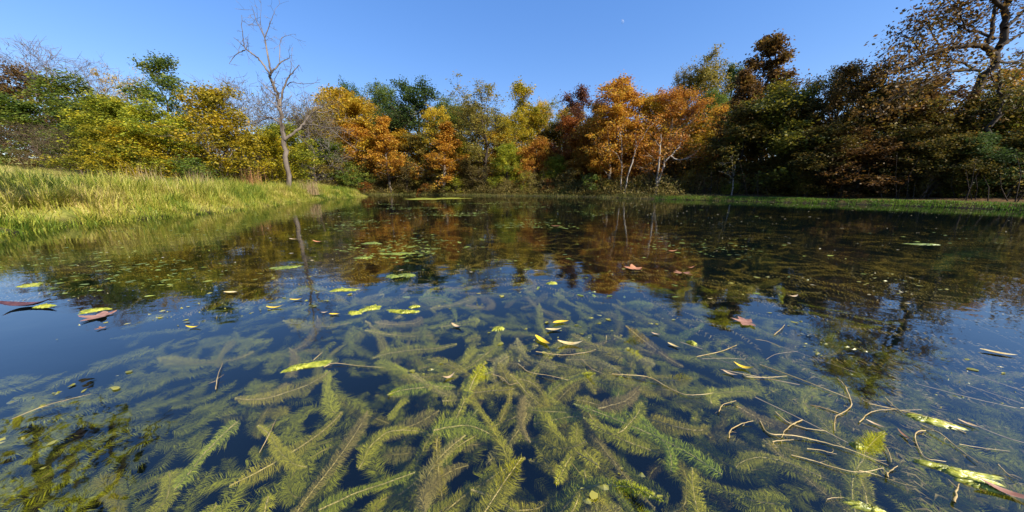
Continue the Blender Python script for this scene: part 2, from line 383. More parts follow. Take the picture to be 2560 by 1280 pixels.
# ------------------------------------------------------------------ the wood round the pond, tree by tree
TREES = [
 # left side, behind the lawn
 ('oak_tree', 'round0', 10, 150, 150, 17, 'brown', 'grey', 'rust-brown tree at the left edge above the lawn'),
 ('bare_tree', 'bare0', 98, 78, 170, 18, None, 'twig', 'tall leafless tree beside the rust-brown tree at the left edge'),
 ('bare_tree', 'bare1', 190, 112, 150, 19, None, 'twig', 'leafless twiggy tree rising behind the dark green tree on the left'),
 ('green_tree', 'bush0', 208, 182, 170, 15.5, 'green', 'dark', 'dark green leafy tree under the leafless trees on the left'),
 ('green_tree', 'bush1', 60, 232, 210, 15, 'green', 'dark', 'low olive-green tree at the left edge over brown brush'),
 ('green_tree', 'tall0', 398, 138, 110, 18, 'green', 'dark', 'narrow ragged green treetop rising above the yellow trees'),
 ('golden_tree', 'open0', 292, 160, 120, 18, 'gold', 'grey', 'sparse golden treetop left of the narrow green treetop'),
 ('yellow_tree', 'bush2', 495, 202, 190, 14, 'yellow', 'grey', 'bright yellow rounded tree left of the dead tree'),
 ('yellow_tree', 'bush0', 400, 248, 150, 13.4, 'ygreen', 'dark', 'yellow-green tree in front of the narrow green treetop'),
 ('golden_tree', 'bush1', 275, 226, 160, 14, 'ygreen', 'dark', 'olive-gold tree between the dark green tree and yellow trees'),
 ('golden_tree', 'bush2', 330, 300, 170, 12.6, 'yellow', 'dark', 'low yellow bushy tree nearest the tall bank grass'),
 ('golden_tree', 'bush1', 215, 300, 130, 13, 'ygreen', 'dark', 'small yellow-green bushy tree at the edge of the lawn'),
 ('thicket', 'thicket0', 545, 168, 150, 24, 'olive', 'twig', 'grey-purple leafless thicket behind the bright yellow tree'),
 ('thicket', 'thicket1', 640, 205, 170, 24, 'olive', 'twig', 'grey leafless thicket just left of the dead tree'),
 ('thicket', 'thicket0', 752, 212, 170, 26, 'olive', 'twig', 'grey leafless thicket just right of the dead tree'),
 ('thicket', 'thicket1', 70, 300, 180, 14, 'shrub', 'brown', 'brown leafless brush at the left edge of the lawn'),
 ('thicket', 'thicket0', 165, 310, 140, 13.6, 'shrub', 'brown', 'brown tangled brush under the dark green tree'),
 ('yellow_tree', 'bush0', 628, 318, 160, 17.5, 'yellow', 'dark', 'yellow bush left of the dead trunk'),
 ('golden_tree', 'bush1', 690, 300, 150, 20, 'ygreen', 'dark', 'olive-yellow tree right behind the dead trunk'),
 ('thicket', 'thicket1', 560, 300, 150, 16.5, 'gold', 'brown', 'half-bare golden brush below the grey thicket'),
 # far shore, left to right
 ('golden_tree', 'round1', 775, 270, 130, 28, 'olive', 'dark', 'olive tree behind the right limbs of the dead tree'),
 ('green_tree', 'round0', 850, 198, 110, 44, 'dgreen', 'dark', 'dark green treetop farthest left on the far skyline'),
 ('green_tree', 'round1', 945, 200, 120, 44, 'green', 'dark', 'green round treetop left of the big green tree'),
 ('golden_tree', 'round2', 830, 212, 110, 36, 'gold', 'dark', 'golden treetop below the dark green skyline trees'),
 ('sycamore_tree', 'syc0', 872, 222, 130, 31.5, 'gold', 'pale', 'orange-gold sycamore right of the dead tree'),
 ('golden_tree', 'round0', 928, 250, 130, 37, 'gold', 'dark', 'pale gold tree below the green round treetop'),
 ('green_tree', 'round2', 1040, 194, 200, 36, 'dgreen', 'dark', 'big dark green tree, largest green crown on the skyline'),
 ('green_tree', 'round0', 1125, 235, 120, 40, 'green', 'dark', 'paler green tree hugging the right side of the big green tree'),
 ('sycamore_tree', 'cone0', 962, 288, 105, 29.6, 'orange', 'grey', 'orange pointed sycamore with dark leaning foot at the water'),
 ('sycamore_tree', 'syc1', 895, 300, 100, 30.5, 'orange', 'grey', 'small orange sycamore just left of the pointed one'),
 ('green_tree', 'bush1', 832, 342, 130, 27.5, 'green', 'dark', 'bright green bushy tree below the dead tree limbs'),
 ('golden_tree', 'bush2', 760, 352, 110, 26.5, 'olive', 'dark', 'brownish olive bush beside the bright green bushy tree'),
 ('golden_tree', 'round1', 1085, 262, 120, 33, 'gold', 'dark', 'gold tree under the right half of the big green tree'),
 ('sycamore_tree', 'cone1', 1104, 306, 105, 29.2, 'orange', 'pale', 'thin sparse orange sycamore with white trunk at the shore'),
 ('olive_tree', 'tall1', 1040, 330, 90, 31, 'olive', 'dark', 'slender olive tree between the two front orange sycamores'),
 ('willow_tree', 'open1', 1205, 212, 175, 29.5, 'olive', 'dark', 'tall olive tree with dark forked trunk at shore centre'),
 ('willow_tree', 'round2', 1185, 245, 130, 34, 'olive', 'dark', 'denser olive tree just behind the dark forked trunk'),
 ('yellow_tree', 'tall0', 1297, 202, 95, 36, 'yellow', 'grey', 'bright yellow feathery treetop at the middle of the skyline'),
 ('yellow_tree', 'round1', 1290, 270, 100, 33, 'yellow', 'dark', 'yellow tree below the feathery yellow treetop'),
 ('golden_tree', 'round0', 1348, 248, 90, 37, 'gold', 'dark', 'dull gold treetop right of the feathery yellow one'),
 ('golden_tree', 'open0', 1395, 238, 110, 35, 'ygreen', 'grey', 'half-bare greenish gold tree left of the purple-brown treetop'),
 ('brown_tree', 'tall1', 1446, 218, 75, 32, 'purple', 'dark', 'narrow purple-brown treetop in the middle of the skyline'),
 ('brown_tree', 'tall0', 1420, 290, 90, 29, 'rust', 'dark', 'dark slanting brown tree under the purple-brown treetop'),
 ('orange_tree', 'bush0', 1332, 338, 85, 28, 'orange', 'dark', 'small orange-red tree low on the far shore'),
 ('yellow_tree', 'bush1', 1262, 352, 90, 28.5, 'ygreen', 'dark', 'small yellow-green tree left of the small orange-red one'),
 ('brown_tree', 'round1', 1500, 240, 80, 29, 'purple', 'dark', 'purple-brown tree left of the tall orange sycamore'),
 ('brown_tree', 'tall1', 1478, 300, 90, 27, 'rust', 'dark', 'rusty slim tree below the purple-brown trees'),
 ('sycamore_tree', 'syc2', 1565, 176, 150, 25, 'orange', 'pale', 'tall orange-gold sycamore, highest of the far shore centre'),
 ('sycamore_tree', 'syc0', 1540, 270, 120, 24, 'orange', 'pale', 'orange sycamore in front of the tall orange-gold one'),
 ('sycamore_tree', 'round1', 1690, 210, 170, 23.5, 'orange', 'pale', 'broad orange sycamore with white trunk and bent white limb'),
 ('sycamore_tree', 'syc1', 1625, 232, 110, 24.6, 'gold', 'pale', 'golden sycamore between the two large orange ones'),
 ('golden_tree', 'bush2', 1742, 290, 100, 23, 'gold', 'grey', 'golden bushy tree right of the bent white limb'),
 ('orange_tree', 'tall0', 1800, 262, 80, 27, 'orange', 'dark', 'orange treetop in the gap right of the broad sycamore'),
 ('oak_tree', 'round2', 1768, 136, 150, 36, 'olive', 'grey', 'high rounded olive-gold treetop on the right skyline'),
 ('oak_tree', 'round0', 1715, 165, 80, 37, 'olive', 'grey', 'smaller olive treetop against the left of the high rounded one'),
 ('green_tree', 'round1', 1780, 222, 110, 33, 'green', 'dark', 'green tree below the high rounded olive-gold treetop'),
 ('green_tree', 'tall1', 1840, 160, 60, 34, 'dgreen', 'dark', 'thin green treetop between the rounded and the pointed one'),
 ('brown_tree', 'cone0', 1940, 82, 170, 23, 'brown', 'dark', 'tall pointed brown tree, highest peak on the right skyline'),
 ('brown_tree', 'cone1', 1885, 170, 110, 22, 'brown', 'dark', 'brown tree on the left shoulder of the tall pointed one'),
 ('golden_tree', 'bush0', 1945, 186, 230, 18.5, 'shade', 'dark', 'broad yellow-green tree in front of the tall pointed brown one'),
 ('olive_tree', 'tall0', 1860, 260, 120, 19, 'mixed', 'dark', 'dark olive slim tree left of the broad yellow-green one'),
 # second row, filling the wall of the wood
 ('golden_tree', 'round1', 800, 262, 130, 40, 'gold', 'dark', 'gold treetop in the gap right of the dead tree'),
 ('brown_tree', 'round2', 905, 285, 130, 41, 'brown', 'dark', 'brown tree glimpsed behind the orange-gold sycamore'),
 ('olive_tree', 'round0', 990, 255, 130, 42, 'olive', 'dark', 'olive tree glimpsed left of the big green tree'),
 ('golden_tree', 'syc2', 1010, 320, 110, 34, 'gold', 'dark', 'dark gold tree behind the pointed orange sycamore'),
 ('golden_tree', 'round1', 1150, 262, 120, 40, 'mixed', 'dark', 'mixed olive tree in the gap left of the forked trunk'),
 ('olive_tree', 'syc0', 1150, 340, 110, 33, 'ygreen', 'dark', 'low olive-yellow tree behind the sparse white-trunked sycamore'),
 ('brown_tree', 'round0', 1245, 280, 120, 41, 'mixed', 'dark', 'brown-olive tree glimpsed right of the forked trunk'),
 ('golden_tree', 'syc1', 1250, 320, 110, 33, 'gold', 'dark', 'gold tree low behind the forked trunk'),
 ('golden_tree', 'round2', 1330, 265, 120, 42, 'gold', 'dark', 'ochre treetop behind the feathery yellow one'),
 ('brown_tree', 'syc0', 1375, 310, 120, 33, 'mixed', 'dark', 'mixed brown tree above the small orange-red one'),
 ('brown_tree', 'round1', 1425, 262, 120, 40, 'gold', 'dark', 'gold mass left of the narrow purple-brown treetop'),
 ('golden_tree', 'syc2', 1460, 330, 110, 31, 'gold', 'dark', 'dull gold tree below the narrow purple-brown treetop'),
 ('orange_tree', 'round0', 1520, 290, 130, 35, 'orange', 'dark', 'orange mass behind the tall orange-gold sycamore'),
 ('brown_tree', 'syc1', 1600, 300, 120, 31, 'rust', 'dark', 'rusty mass between the two large orange sycamores'),
 ('olive_tree', 'round2', 1680, 262, 130, 35, 'mixed', 'dark', 'olive mass behind the broad orange sycamore'),
 ('orange_tree', 'syc0', 1765, 320, 120, 28, 'orange', 'dark', 'orange-brown tree low right of the golden bushy one'),
 ('green_tree', 'round1', 1835, 235, 120, 31, 'green', 'dark', 'green mass left of the brown shoulder tree'),
 ('olive_tree', 'bush2', 1075, 395, 110, 30, 'olive', 'brown', 'low olive thicket tree between the front sycamores'),
 ('olive_tree', 'bush0', 1170, 395, 110, 29.6, 'shrub', 'brown', 'low brownish thicket tree right of the white trunk'),
 ('golden_tree', 'bush1', 1400, 385, 110, 27.4, 'ygreen', 'brown', 'low yellow-green thicket tree left of the rusty slim tree'),
 ('golden_tree', 'bush2', 1475, 375, 110, 26, 'orange', 'brown', 'low orange thicket tree left of the sycamore trunks'),
 ('golden_tree', 'bush0', 1570, 370, 110, 24.6, 'rust', 'brown', 'low rusty thicket tree behind the white trunks'),
 ('golden_tree', 'bush1', 1680, 360, 120, 23.4, 'mixed', 'brown', 'low mixed thicket tree behind the bent white limb'),
 ('olive_tree', 'bush2', 940, 400, 110, 30.6, 'shrub', 'brown', 'low brown thicket tree at the foot of the pointed sycamore'),
 # right bank
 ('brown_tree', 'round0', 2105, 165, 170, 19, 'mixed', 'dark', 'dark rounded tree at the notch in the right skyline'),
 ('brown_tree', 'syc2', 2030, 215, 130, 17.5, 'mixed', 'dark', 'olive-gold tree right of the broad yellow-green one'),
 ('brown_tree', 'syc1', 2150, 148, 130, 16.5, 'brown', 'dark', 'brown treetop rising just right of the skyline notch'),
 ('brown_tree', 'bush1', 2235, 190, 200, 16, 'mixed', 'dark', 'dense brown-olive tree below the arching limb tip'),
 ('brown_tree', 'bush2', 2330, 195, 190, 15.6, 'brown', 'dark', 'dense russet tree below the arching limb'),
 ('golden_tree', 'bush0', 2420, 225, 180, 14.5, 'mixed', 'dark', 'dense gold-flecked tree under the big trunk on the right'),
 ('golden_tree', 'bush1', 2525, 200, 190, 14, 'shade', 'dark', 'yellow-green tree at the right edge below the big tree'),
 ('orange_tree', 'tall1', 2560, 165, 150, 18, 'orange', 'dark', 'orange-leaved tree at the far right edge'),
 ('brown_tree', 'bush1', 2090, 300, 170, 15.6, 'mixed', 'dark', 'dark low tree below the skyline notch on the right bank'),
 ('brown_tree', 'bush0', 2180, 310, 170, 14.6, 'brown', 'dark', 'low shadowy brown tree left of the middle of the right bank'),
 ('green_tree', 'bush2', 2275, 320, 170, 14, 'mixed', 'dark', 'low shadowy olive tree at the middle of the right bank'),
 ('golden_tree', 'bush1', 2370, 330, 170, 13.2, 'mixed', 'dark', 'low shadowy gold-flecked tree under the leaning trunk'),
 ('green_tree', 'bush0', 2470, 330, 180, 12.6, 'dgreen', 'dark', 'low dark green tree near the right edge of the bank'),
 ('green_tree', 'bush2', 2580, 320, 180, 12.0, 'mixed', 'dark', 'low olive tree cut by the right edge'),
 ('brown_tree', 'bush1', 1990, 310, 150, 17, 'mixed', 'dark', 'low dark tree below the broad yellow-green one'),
]
for r in TREES: tree(*r)

# shrubs and brush on the shore
SHRUBS = [
 ('shrub', 'shrub0', 1010, 400, 90, 29, 'shrub', 'brown', 'brown shrub left of the white-trunked sparse sycamore'),
 ('shrub', 'low0', 1140, 440, 90, 28.3, 'ygreen', 'brown', 'pale green weeping bush at the foot of the sparse sycamore'),
 ('shrub', 'low1', 1060, 455, 70, 28.4, 'rust', 'brown', 'russet low bush on the dark bank below the sycamores'),
 ('shrub', 'shrub1', 1210, 405, 90, 27.5, 'shrub', 'brown', 'grey-brown shrub under the dark forked trunk'),
 ('shrub', 'shrub0', 1265, 440, 60, 26.3, 'olive', 'brown', 'small olive shrub right of the dark forked trunk'),
 ('shrub', 'shrub1', 1305, 425, 60, 25.8, 'ygreen', 'brown', 'upright green-yellow shrub standing at the water in the middle'),
 ('shrub', 'shrub0', 1328, 420, 50, 25.6, 'olive', 'brown', 'vine-wrapped upright shrub beside the green-yellow one'),
 ('shrub', 'shrub1', 1370, 440, 70, 25.2, 'rust', 'brown', 'russet shrub right of the two upright shore shrubs'),
 ('shrub', 'shrub0', 1420, 415, 100, 24.6, 'olive', 'brown', 'wide half-bare shrub left of the orange sycamore trunks'),
 ('shrub', 'low1', 1480, 430, 80, 23.6, 'green', 'brown', 'dark green bush left of the orange sycamore trunks'),
 ('shrub', 'low0', 1520, 445, 70, 23, 'olive', 'brown', 'olive bush at the foot of the orange sycamore'),
 ('shrub', 'low1', 1598, 452, 80, 21.6, 'yellow', 'brown', 'bright yellow low bush between the white trunks'),
 ('shrub', 'low0', 1665, 458, 90, 20.4, 'gold', 'brown', 'straw-gold low bush at the foot of the bent white limb'),
 ('shrub', 'shrub1', 1720, 420, 80, 20.4, 'gold', 'brown', 'golden shrub right of the broad orange sycamore trunk'),
 ('shrub', 'shrub0', 1765, 430, 70, 19.4, 'brown', 'brown', 'brown shrub on the shore under the orange treetop'),
 ('shrub', 'low1', 1830, 455, 90, 18, 'ygreen', 'brown', 'yellow-green bush where the mown right bank begins'),
 ('shrub', 'shrub1', 860, 425, 80, 27.4, 'olive', 'brown', 'olive shrub behind the tip of the grassy spit'),
 ('shrub', 'low0', 815, 445, 80, 25.4, 'shrub', 'brown', 'brown-olive low bush behind the tip of the spit'),
 ('shrub', 'low1', 905, 452, 70, 28.6, 'rust', 'brown', 'reddish low bush at the water beyond the spit'),
 ('shrub', 'low0', 670, 395, 90, 17, 'yellow', 'brown', 'yellow low bush at the foot of the dead tree'),
 ('shrub', 'low1', 580, 385, 100, 15.6, 'ygreen', 'brown', 'yellow-green low bush behind the reddish grass clump'),
 ('shrub', 'low0', 470, 385, 110, 12.8, 'green', 'brown', 'green low bush just behind the bank grass'),
 ('shrub', 'shrub0', 390, 385, 90, 12.2, 'ygreen', 'brown', 'yellowish shrub behind the straw stalks on the bank'),
 ('shrub', 'shrub1', 40, 365, 110, 13, 'shrub', 'brown', 'pale leafless shrub at the left edge of the lawn'),
 ('shrub', 'low1', 1930, 440, 110, 16.6, 'mixed', 'brown', 'dark bush behind the near end of the grass strip'),
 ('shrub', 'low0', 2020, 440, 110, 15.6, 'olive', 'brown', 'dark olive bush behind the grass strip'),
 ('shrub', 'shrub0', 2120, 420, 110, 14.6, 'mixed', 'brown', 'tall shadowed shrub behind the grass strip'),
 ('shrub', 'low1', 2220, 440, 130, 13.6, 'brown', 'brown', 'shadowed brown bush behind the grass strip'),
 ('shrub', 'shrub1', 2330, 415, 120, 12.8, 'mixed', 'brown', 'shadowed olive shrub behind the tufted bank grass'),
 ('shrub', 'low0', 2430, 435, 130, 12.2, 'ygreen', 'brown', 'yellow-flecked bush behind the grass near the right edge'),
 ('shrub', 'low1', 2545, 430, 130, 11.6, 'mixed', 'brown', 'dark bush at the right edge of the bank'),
]
for r in SHRUBS: tree(*r, cat='shrub', group='shrubs along the shore', sink=.05)

# hand-set trees: limbs follow the photograph, each at its own depth
def hero(name, limbs, Y, seed, label, bark, twigs=3, twig_len=.5, leafm=None, n_leaves=0, leaf=.16, scat=.22, extra=()):
    rng = np.random.default_rng(seed); mb = MB(); tips = []
    base = None
    for pts, ra, rb in limbs:
        q = np.array([at_depth(x, y, Y) for x, y in pts])
        j = rng.uniform(-1, 1)*.22
        s = np.concatenate([[0], np.cumsum(np.linalg.norm(np.diff(q, axis=0), axis=1))])
        if base is None:
            base = q[0].copy(); g0 = float(ground_z(base[0], base[1])); q[0, 2] = min(q[0, 2], g0-.15)
            j = .02
        # push along the view ray so that each limb leaves the picture plane
        f = 1+j*s/Y*1.6
        c0 = np.array([0, 0, CAM_H]); q = c0+(q-c0)*f[:, None]
        sp = smooth_path(q, 4); sp[1:-1] += rng.normal(0, rb*.8+.004, (len(sp)-2, 3))
        rad = np.linspace(ra, rb, len(sp))
        tube(mb, sp, rad, 8 if ra > .07 else 5)
        nt_ = int(twigs*s[-1]) if len(tips) or leafm is None else int(twigs*s[-1]*.6)
        for k in range(nt_):
            i = rng.integers(len(sp)//3, len(sp)); d = unit(rng.normal(size=3)+np.array([0, 0, .35]))
            if rad[min(i, len(rad)-1)] > .1: continue
            L = twig_len*rng.uniform(.4, 1.5); a = sp[i]
            t1 = a+d*L*.5; t2 = t1+unit(d+rng.normal(0, .4, 3))*L*.5
            tube(mb, [a, t1, t2], [max(.006, rb*.8), .007, .004], 3); tips.append(np.array([t1, t2]))
            for _ in range(2 if leafm is None else 4):
                d2 = unit(d+rng.normal(0, .6, 3)); e = t1+d2*L*.6
                tube(mb, [t1, (t1+e)/2+rng.normal(0, .02, 3), e], [.005, .004, .003], 3); tips.append(np.array([(t1+e)/2, e]))
    gz = float(ground_z(base[0], base[1]))
    root = link(name, None, loc=(base[0], base[1], gz), label=label, cat='tree')
    for vv in mb.v: vv -= np.array([base[0], base[1], gz])
    link('trunk', mb.mesh(name+' trunk', BARK[bark]), root)
    if leafm:
        P = np.concatenate(tips); wt = rng.gamma(1.0, 1.0, len(P)); i = rng.choice(len(P), n_leaves, p=wt/wt.sum())
        p = P[i]+rng.normal(0, scat, (n_leaves, 3))-np.array([base[0], base[1], gz])
        mb = MB(); leaves(mb, p, leaf, rng, up=.2, droop=.4); link('crown', mb.mesh(name+' crown', LM[leafm]), root)
    return root
z2 = lambda L: [(500+x/2.133, y/2.133) for x, y in L]
DEAD = [
 (z2([(472, 962), (455, 830), (450, 740), (435, 650), (425, 570), (405, 500), (385, 440), (378, 385)]), .125, .05),
 (z2([(378, 400), (335, 340), (300, 300), (255, 270), (235, 245), (228, 190), (222, 80)]), .05, .009),
 (z2([(240, 268), (200, 285), (155, 340)]), .028, .008), (z2([(236, 250), (205, 220), (180, 200)]), .022, .007),
 (z2([(382, 390), (365, 320), (350, 240), (340, 190), (305, 120), (275, 30)]), .05, .007),
 (z2([(345, 200), (375, 120), (400, 50)]), .024, .006), (z2([(338, 185), (322, 120), (326, 60)]), .016, .005),
 (z2([(385, 385), (420, 345), (450, 322), (480, 310)]), .042, .012), (z2([(425, 338), (425, 240), (440, 200), (490, 182)]), .02, .006),
 (z2([(424, 565), (440, 500), (465, 420), (490, 390), (528, 345)]), .06, .014), (z2([(465, 455), (490, 437), (550, 448), (640, 440)]), .026, .007),
 (z2([(480, 402), (486, 350), (487, 300)]), .018, .006),
 (z2([(402, 508), (370, 480), (340, 450), (308, 428)]), .034, .008), (z2([(426, 655), (385, 630), (350, 622), (310, 620)]), .045, .014),
 (z2([(360, 628), (300, 655), (220, 668)]), .03, .009),
 (z2([(452, 745), (500, 710), (545, 670), (580, 620), (610, 598), (660, 600), (705, 583)]), .075, .012),
 (z2([(545, 670), (600, 665), (680, 680), (760, 680)]), .04, .009), (z2([(690, 683), (760, 740), (840, 800)]), .026, .008),
 (z2([(600, 602), (650, 575), (740, 545)]), .024, .007), (z2([(422, 585), (380, 540), (330, 530)]), .03, .007),
 (z2([(520, 700), (560, 760), (610, 800)]), .02, .006), (z2([(395, 470), (400, 420), (430, 360)]), .022, .006),
]
hero('dead_tree', DEAD, 16.2, 5, 'tall dead leafless tree with grey trunk on the grassy bank', 'grey', twigs=4.5, twig_len=.5)
z5 = lambda L: [(1960+x/2.133, y/2.133) for x, y in L]
BIG = [
 ([(2350, 492), (2388, 400), (2425, 300), (2465, 190), (2499, 117), (2513, 47), (2540, -80), (2562, -190)], .2, .07),
 (z5([(1120, 290), (1060, 245), (950, 245), (850, 270), (740, 300), (690, 350), (600, 370), (480, 410)]), .12, .02),
 (z5([(1050, 380), (990, 360), (930, 325), (820, 318), (700, 330)]), .06, .012), (z5([(1010, 370), (880, 385), (760, 445), (640, 500), (520, 560)]), .07, .015),
 (z5([(1130, 210), (1040, 170), (970, 160), (890, 110), (800, 90)]), .06, .012), (z5([(1085, 235), (1110, 150), (1130, 50), (1120, -60), (1060, -170)]), .08, .02),
 (z5([(970, 160), (940, 80), (900, 0), (830, -60)]), .035, .01), (z5([(740, 300), (700, 240), (650, 190), (600, 180)]), .03, .01),
 (z5([(850, 268), (800, 200), (760, 130), (700, 100)]), .03, .01), (z5([(600, 370), (540, 330), (480, 320)]), .02, .008),
 (z5([(1170, 40), (1060, -60), (940, -130), (820, -170)]), .08, .015), (z5([(1190, 0), (1240, -120), (1330, -220)]), .07, .015),
 (z5([(1180, 150), (1280, 60), (1400, -40)]), .08, .015), (z5([(1150, 250), (1260, 180), (1380, 120)]), .08, .015), (z5([(1210, -60), (1130, -190), (1040, -290)]), .06, .012),
 (z5([(1230, -150), (1260, -290), (1270, -400)]), .06, .012), (z5([(1130, 330), (1230, 330), (1360, 290)]), .06, .012),
]
hero('sycamore_tree', BIG, 15.0, 8, 'big dark sycamore with arching limb at the upper right corner', 'dark', twigs=6, twig_len=.75, leafm='brown', n_leaves=9000, leaf=.13, scat=.2)
LEAN = [(z5([(960, 960), (1030, 800), (1100, 680), (1150, 580), (1155, 480), (1150, 380)]), .09, .03), (z5([(1140, 600), (1200, 500), (1290, 430)]), .04, .012),
        (z5([(1100, 680), (1180, 600), (1290, 560)]), .035, .01), (z5([(1150, 480), (1110, 420), (1090, 350)]), .025, .008)]
hero('leaning_tree', LEAN, 12.6, 9, 'slender dark leaning trunk near the right edge of the bank', 'dark', twigs=4, twig_len=.5, leafm='mixed', n_leaves=900, leaf=.12, scat=.2)
z4 = lambda L: [(1500+x/2.3266, 50+y/2.3266) for x, y in L]
hero('white_tree', [(z4([(322, 1005), (335, 900), (350, 740), (355, 660)]), .075, .03), (z4([(328, 975), (350, 910), (375, 830), (410, 790), (460, 740), (470, 690)]), .08, .02), (z4([(410, 790), (460, 815), (530, 790), (580, 755)]), .05, .012), (z4([(470, 812), (540, 800), (600, 800)]), .03, .008), (z4([(350, 740), (320, 700)]), .025, .01)],
     19.8, 12, 'bare white double trunk with bent limb below the broad orange sycamore', 'pale', twigs=2, twig_len=.4, leafm='orange', n_leaves=700, leaf=.14, scat=.25)
hero('white_tree', [(z4([(128, 1000), (122, 880), (128, 760), (115, 640)]), .06, .02), (z4([(122, 830), (90, 770), (30, 760)]), .025, .008)],
     22, 14, 'thin white trunk standing left of the slanting white trunk', 'pale', twigs=2, twig_len=.4, leafm='orange', n_leaves=500, leaf=.14, scat=.25)
hero('white_tree', [(z4([(140, 1003), (160, 920), (195, 800), (215, 740), (290, 620), (345, 570)]), .06, .02), (z4([(215, 740), (200, 660)]), .02, .008)],
     21.4, 15, 'thin slanting white trunk under the orange-gold sycamore', 'pale', twigs=2, twig_len=.4, leafm='orange', n_leaves=500, leaf=.14, scat=.25)
hero('pale_tree', [(z4([(770, 1000), (775, 920), (785, 840)]), .045, .015), (z4([(770, 920), (730, 890), (690, 880)]), .02, .008), (z4([(775, 900), (770, 830), (760, 790)]), .02, .008)],
     17.6, 16, 'small pale bare trunk at the left end of the shaded bank', 'pale', twigs=3, twig_len=.4, leafm='mixed', n_leaves=300, leaf=.12, scat=.25)

# overhanging limb on the left bank, outside the frame: only its mirror image shows at lower left
def mirror_pt(px, py, Yd):
    q = at_depth(px, py, Yd); return np.array([q[0], q[1], -q[2]])
rng = np.random.default_rng(77); mb = MB(); Q = np.array([-10.4, 2.6, float(ground_z(-10.4, 2.6))])
paths = [([np.array([-10.4, 2.6, Q[2]-.2]), np.array([-10.3, 2.7, 3.0]), np.array([-10.0, 2.9, 5.6]), np.array([-9.4, 3.3, 6.2]), mirror_pt(40, 1330, 3.9), mirror_pt(85, 1265, 3.8), mirror_pt(110, 1225, 3.8), mirror_pt(118, 1165, 3.8), mirror_pt(150, 1120, 3.8), mirror_pt(205, 1072, 3.8)], .2, .035),
         ([mirror_pt(118, 1225, 3.8), mirror_pt(160, 1200, 3.9), mirror_pt(185, 1140, 3.9), mirror_pt(230, 1105, 3.9)], .05, .015),
         ([mirror_pt(112, 1225, 3.8), mirror_pt(85, 1150, 3.7), mirror_pt(92, 1100, 3.7), mirror_pt(80, 1072, 3.7)], .045, .012),
         ([mirror_pt(85, 1265, 3.8), mirror_pt(55, 1245, 3.7), mirror_pt(60, 1220, 3.7)], .04, .012),
         ([mirror_pt(60, 1310, 3.9), mirror_pt(200, 1275, 4.0), mirror_pt(270, 1225, 4.1), mirror_pt(305, 1190, 4.1), mirror_pt(308, 1150, 4.1), mirror_pt(350, 1100, 4.1), mirror_pt(400, 1060, 4.1)], .06, .015),
         ([mirror_pt(306, 1160, 4.1), mirror_pt(280, 1115, 4.2), mirror_pt(282, 1045, 4.2)], .035, .012),
         ([mirror_pt(120, 1235, 3.8), mirror_pt(170, 1245, 3.9), mirror_pt(210, 1246, 3.9)], .035, .012)]
tips = []
for pts, ra, rb in paths:
    sp = smooth_path(pts, 5); tube(mb, sp, np.linspace(ra, rb, len(sp)), 7)
    for k in range(14):
        i = rng.integers(len(sp)//2, len(sp)); d = unit(rng.normal(size=3)); L = rng.uniform(.2, .6); e = sp[i]+d*L
        tube(mb, [sp[i], sp[i]+d*L*.5+rng.normal(0, .03, 3), e], [.012, .008, .005], 3); tips.append(e)
for vv in mb.v: vv -= Q
root = link('overhanging_tree', None, loc=Q, label='nearly bare overhanging tree whose dark limbs mirror at the lower left', cat='tree')
link('trunk', mb.mesh('overhanging trunk', BARK['dark']), root)
P = np.array(tips); p = P[rng.integers(0, len(P), 260)]+rng.normal(0, .12, (260, 3))
cz = p[:, 1]*CP-(p[:, 2]-CAM_H)*SP; pyy = 640-FPX*(p[:, 1]*SP+(p[:, 2]-CAM_H)*CP)/cz
p = p[(pyy < -40) | (1280+FPX*p[:, 0]/cz < -40)]-Q
mb = MB(); leaves(mb, p, .13, rng); link('crown', mb.mesh('overhanging crown', LM['mixed']), root)

# ------------------------------------------------------------------ undergrowth and the mass of the wood behind
rng = np.random.default_rng(100)
def scatter(n, cond, box):
    out = []; tot = 0
    while tot < n:
        x = rng.uniform(box[0], box[1], 40000); y = rng.uniform(box[2], box[3], 40000)
        k = cond(x, y); out.append(np.stack([x[k], y[k]], 1)); tot += k.sum()
    return np.concatenate(out)[:n]
def in_wood(lo, hi):
    def f(x, y):
        d = sdist(x, y); px = 1280+FPX*x/np.maximum(y*CP, .5)
        ok = (d > lo) & (d < hi) & (y > 7) & (px > -350) & (px < 2950)
        left = (x < -6) & (y < 24) & ((d < 9.5) | (y < 17))
        return ok & ~left & ~((x > 10.5) & (d < 2.6) & (lo < 1))
    return f
def bushes_fill(n, lo, hi, hmax, size, seed, box):
    q = scatter(n, in_wood(lo, hi), box); d = sdist(q[:, 0], q[:, 1])
    gz = ground_z(q[:, 0], q[:, 1])
    cl = noise2(q[:, 0], q[:, 1], seed, 3, 1.6)*.5+.5
    h = hmax*(.25+.75*cl)*np.minimum(1, (d-lo)/1.5+.25)
    z = gz+rng.random(n)**1.2*h
    return np.stack([q[:, 0], q[:, 1], z], 1), size
mb = MB()
p, s_ = bushes_fill(90000, .45, 5, 1.9, .12, 4, (-22, 34, 5, 38)); leaves(mb, p, s_, rng, wfrac=.5)
link('undergrowth', mb.mesh('undergrowth', leaf_mat('undergrowth leaves', [(.07, .055, .02), (.15, .11, .03), (.2, .17, .04), (.3, .2, .06), (.16, .18, .03)], noise=.6)), kind='stuff', label='tangled brown and olive undergrowth along the wooded shore', cat='undergrowth')
mb = MB()
p, s_ = bushes_fill(190000, 3.5, 15, 6.6, .18, 6, (-44, 42, 7, 50)); leaves(mb, p, s_, rng, wfrac=.6)
link('far_wood', mb.mesh('far wood', leaf_mat('far wood leaves', [(.06, .055, .014), (.17, .12, .02), (.3, .17, .025), (.34, .22, .03), (.16, .17, .025)], noise=.35)), kind='stuff', label='dim mass of autumn wood filling the gaps behind the shore trees', cat='wood')
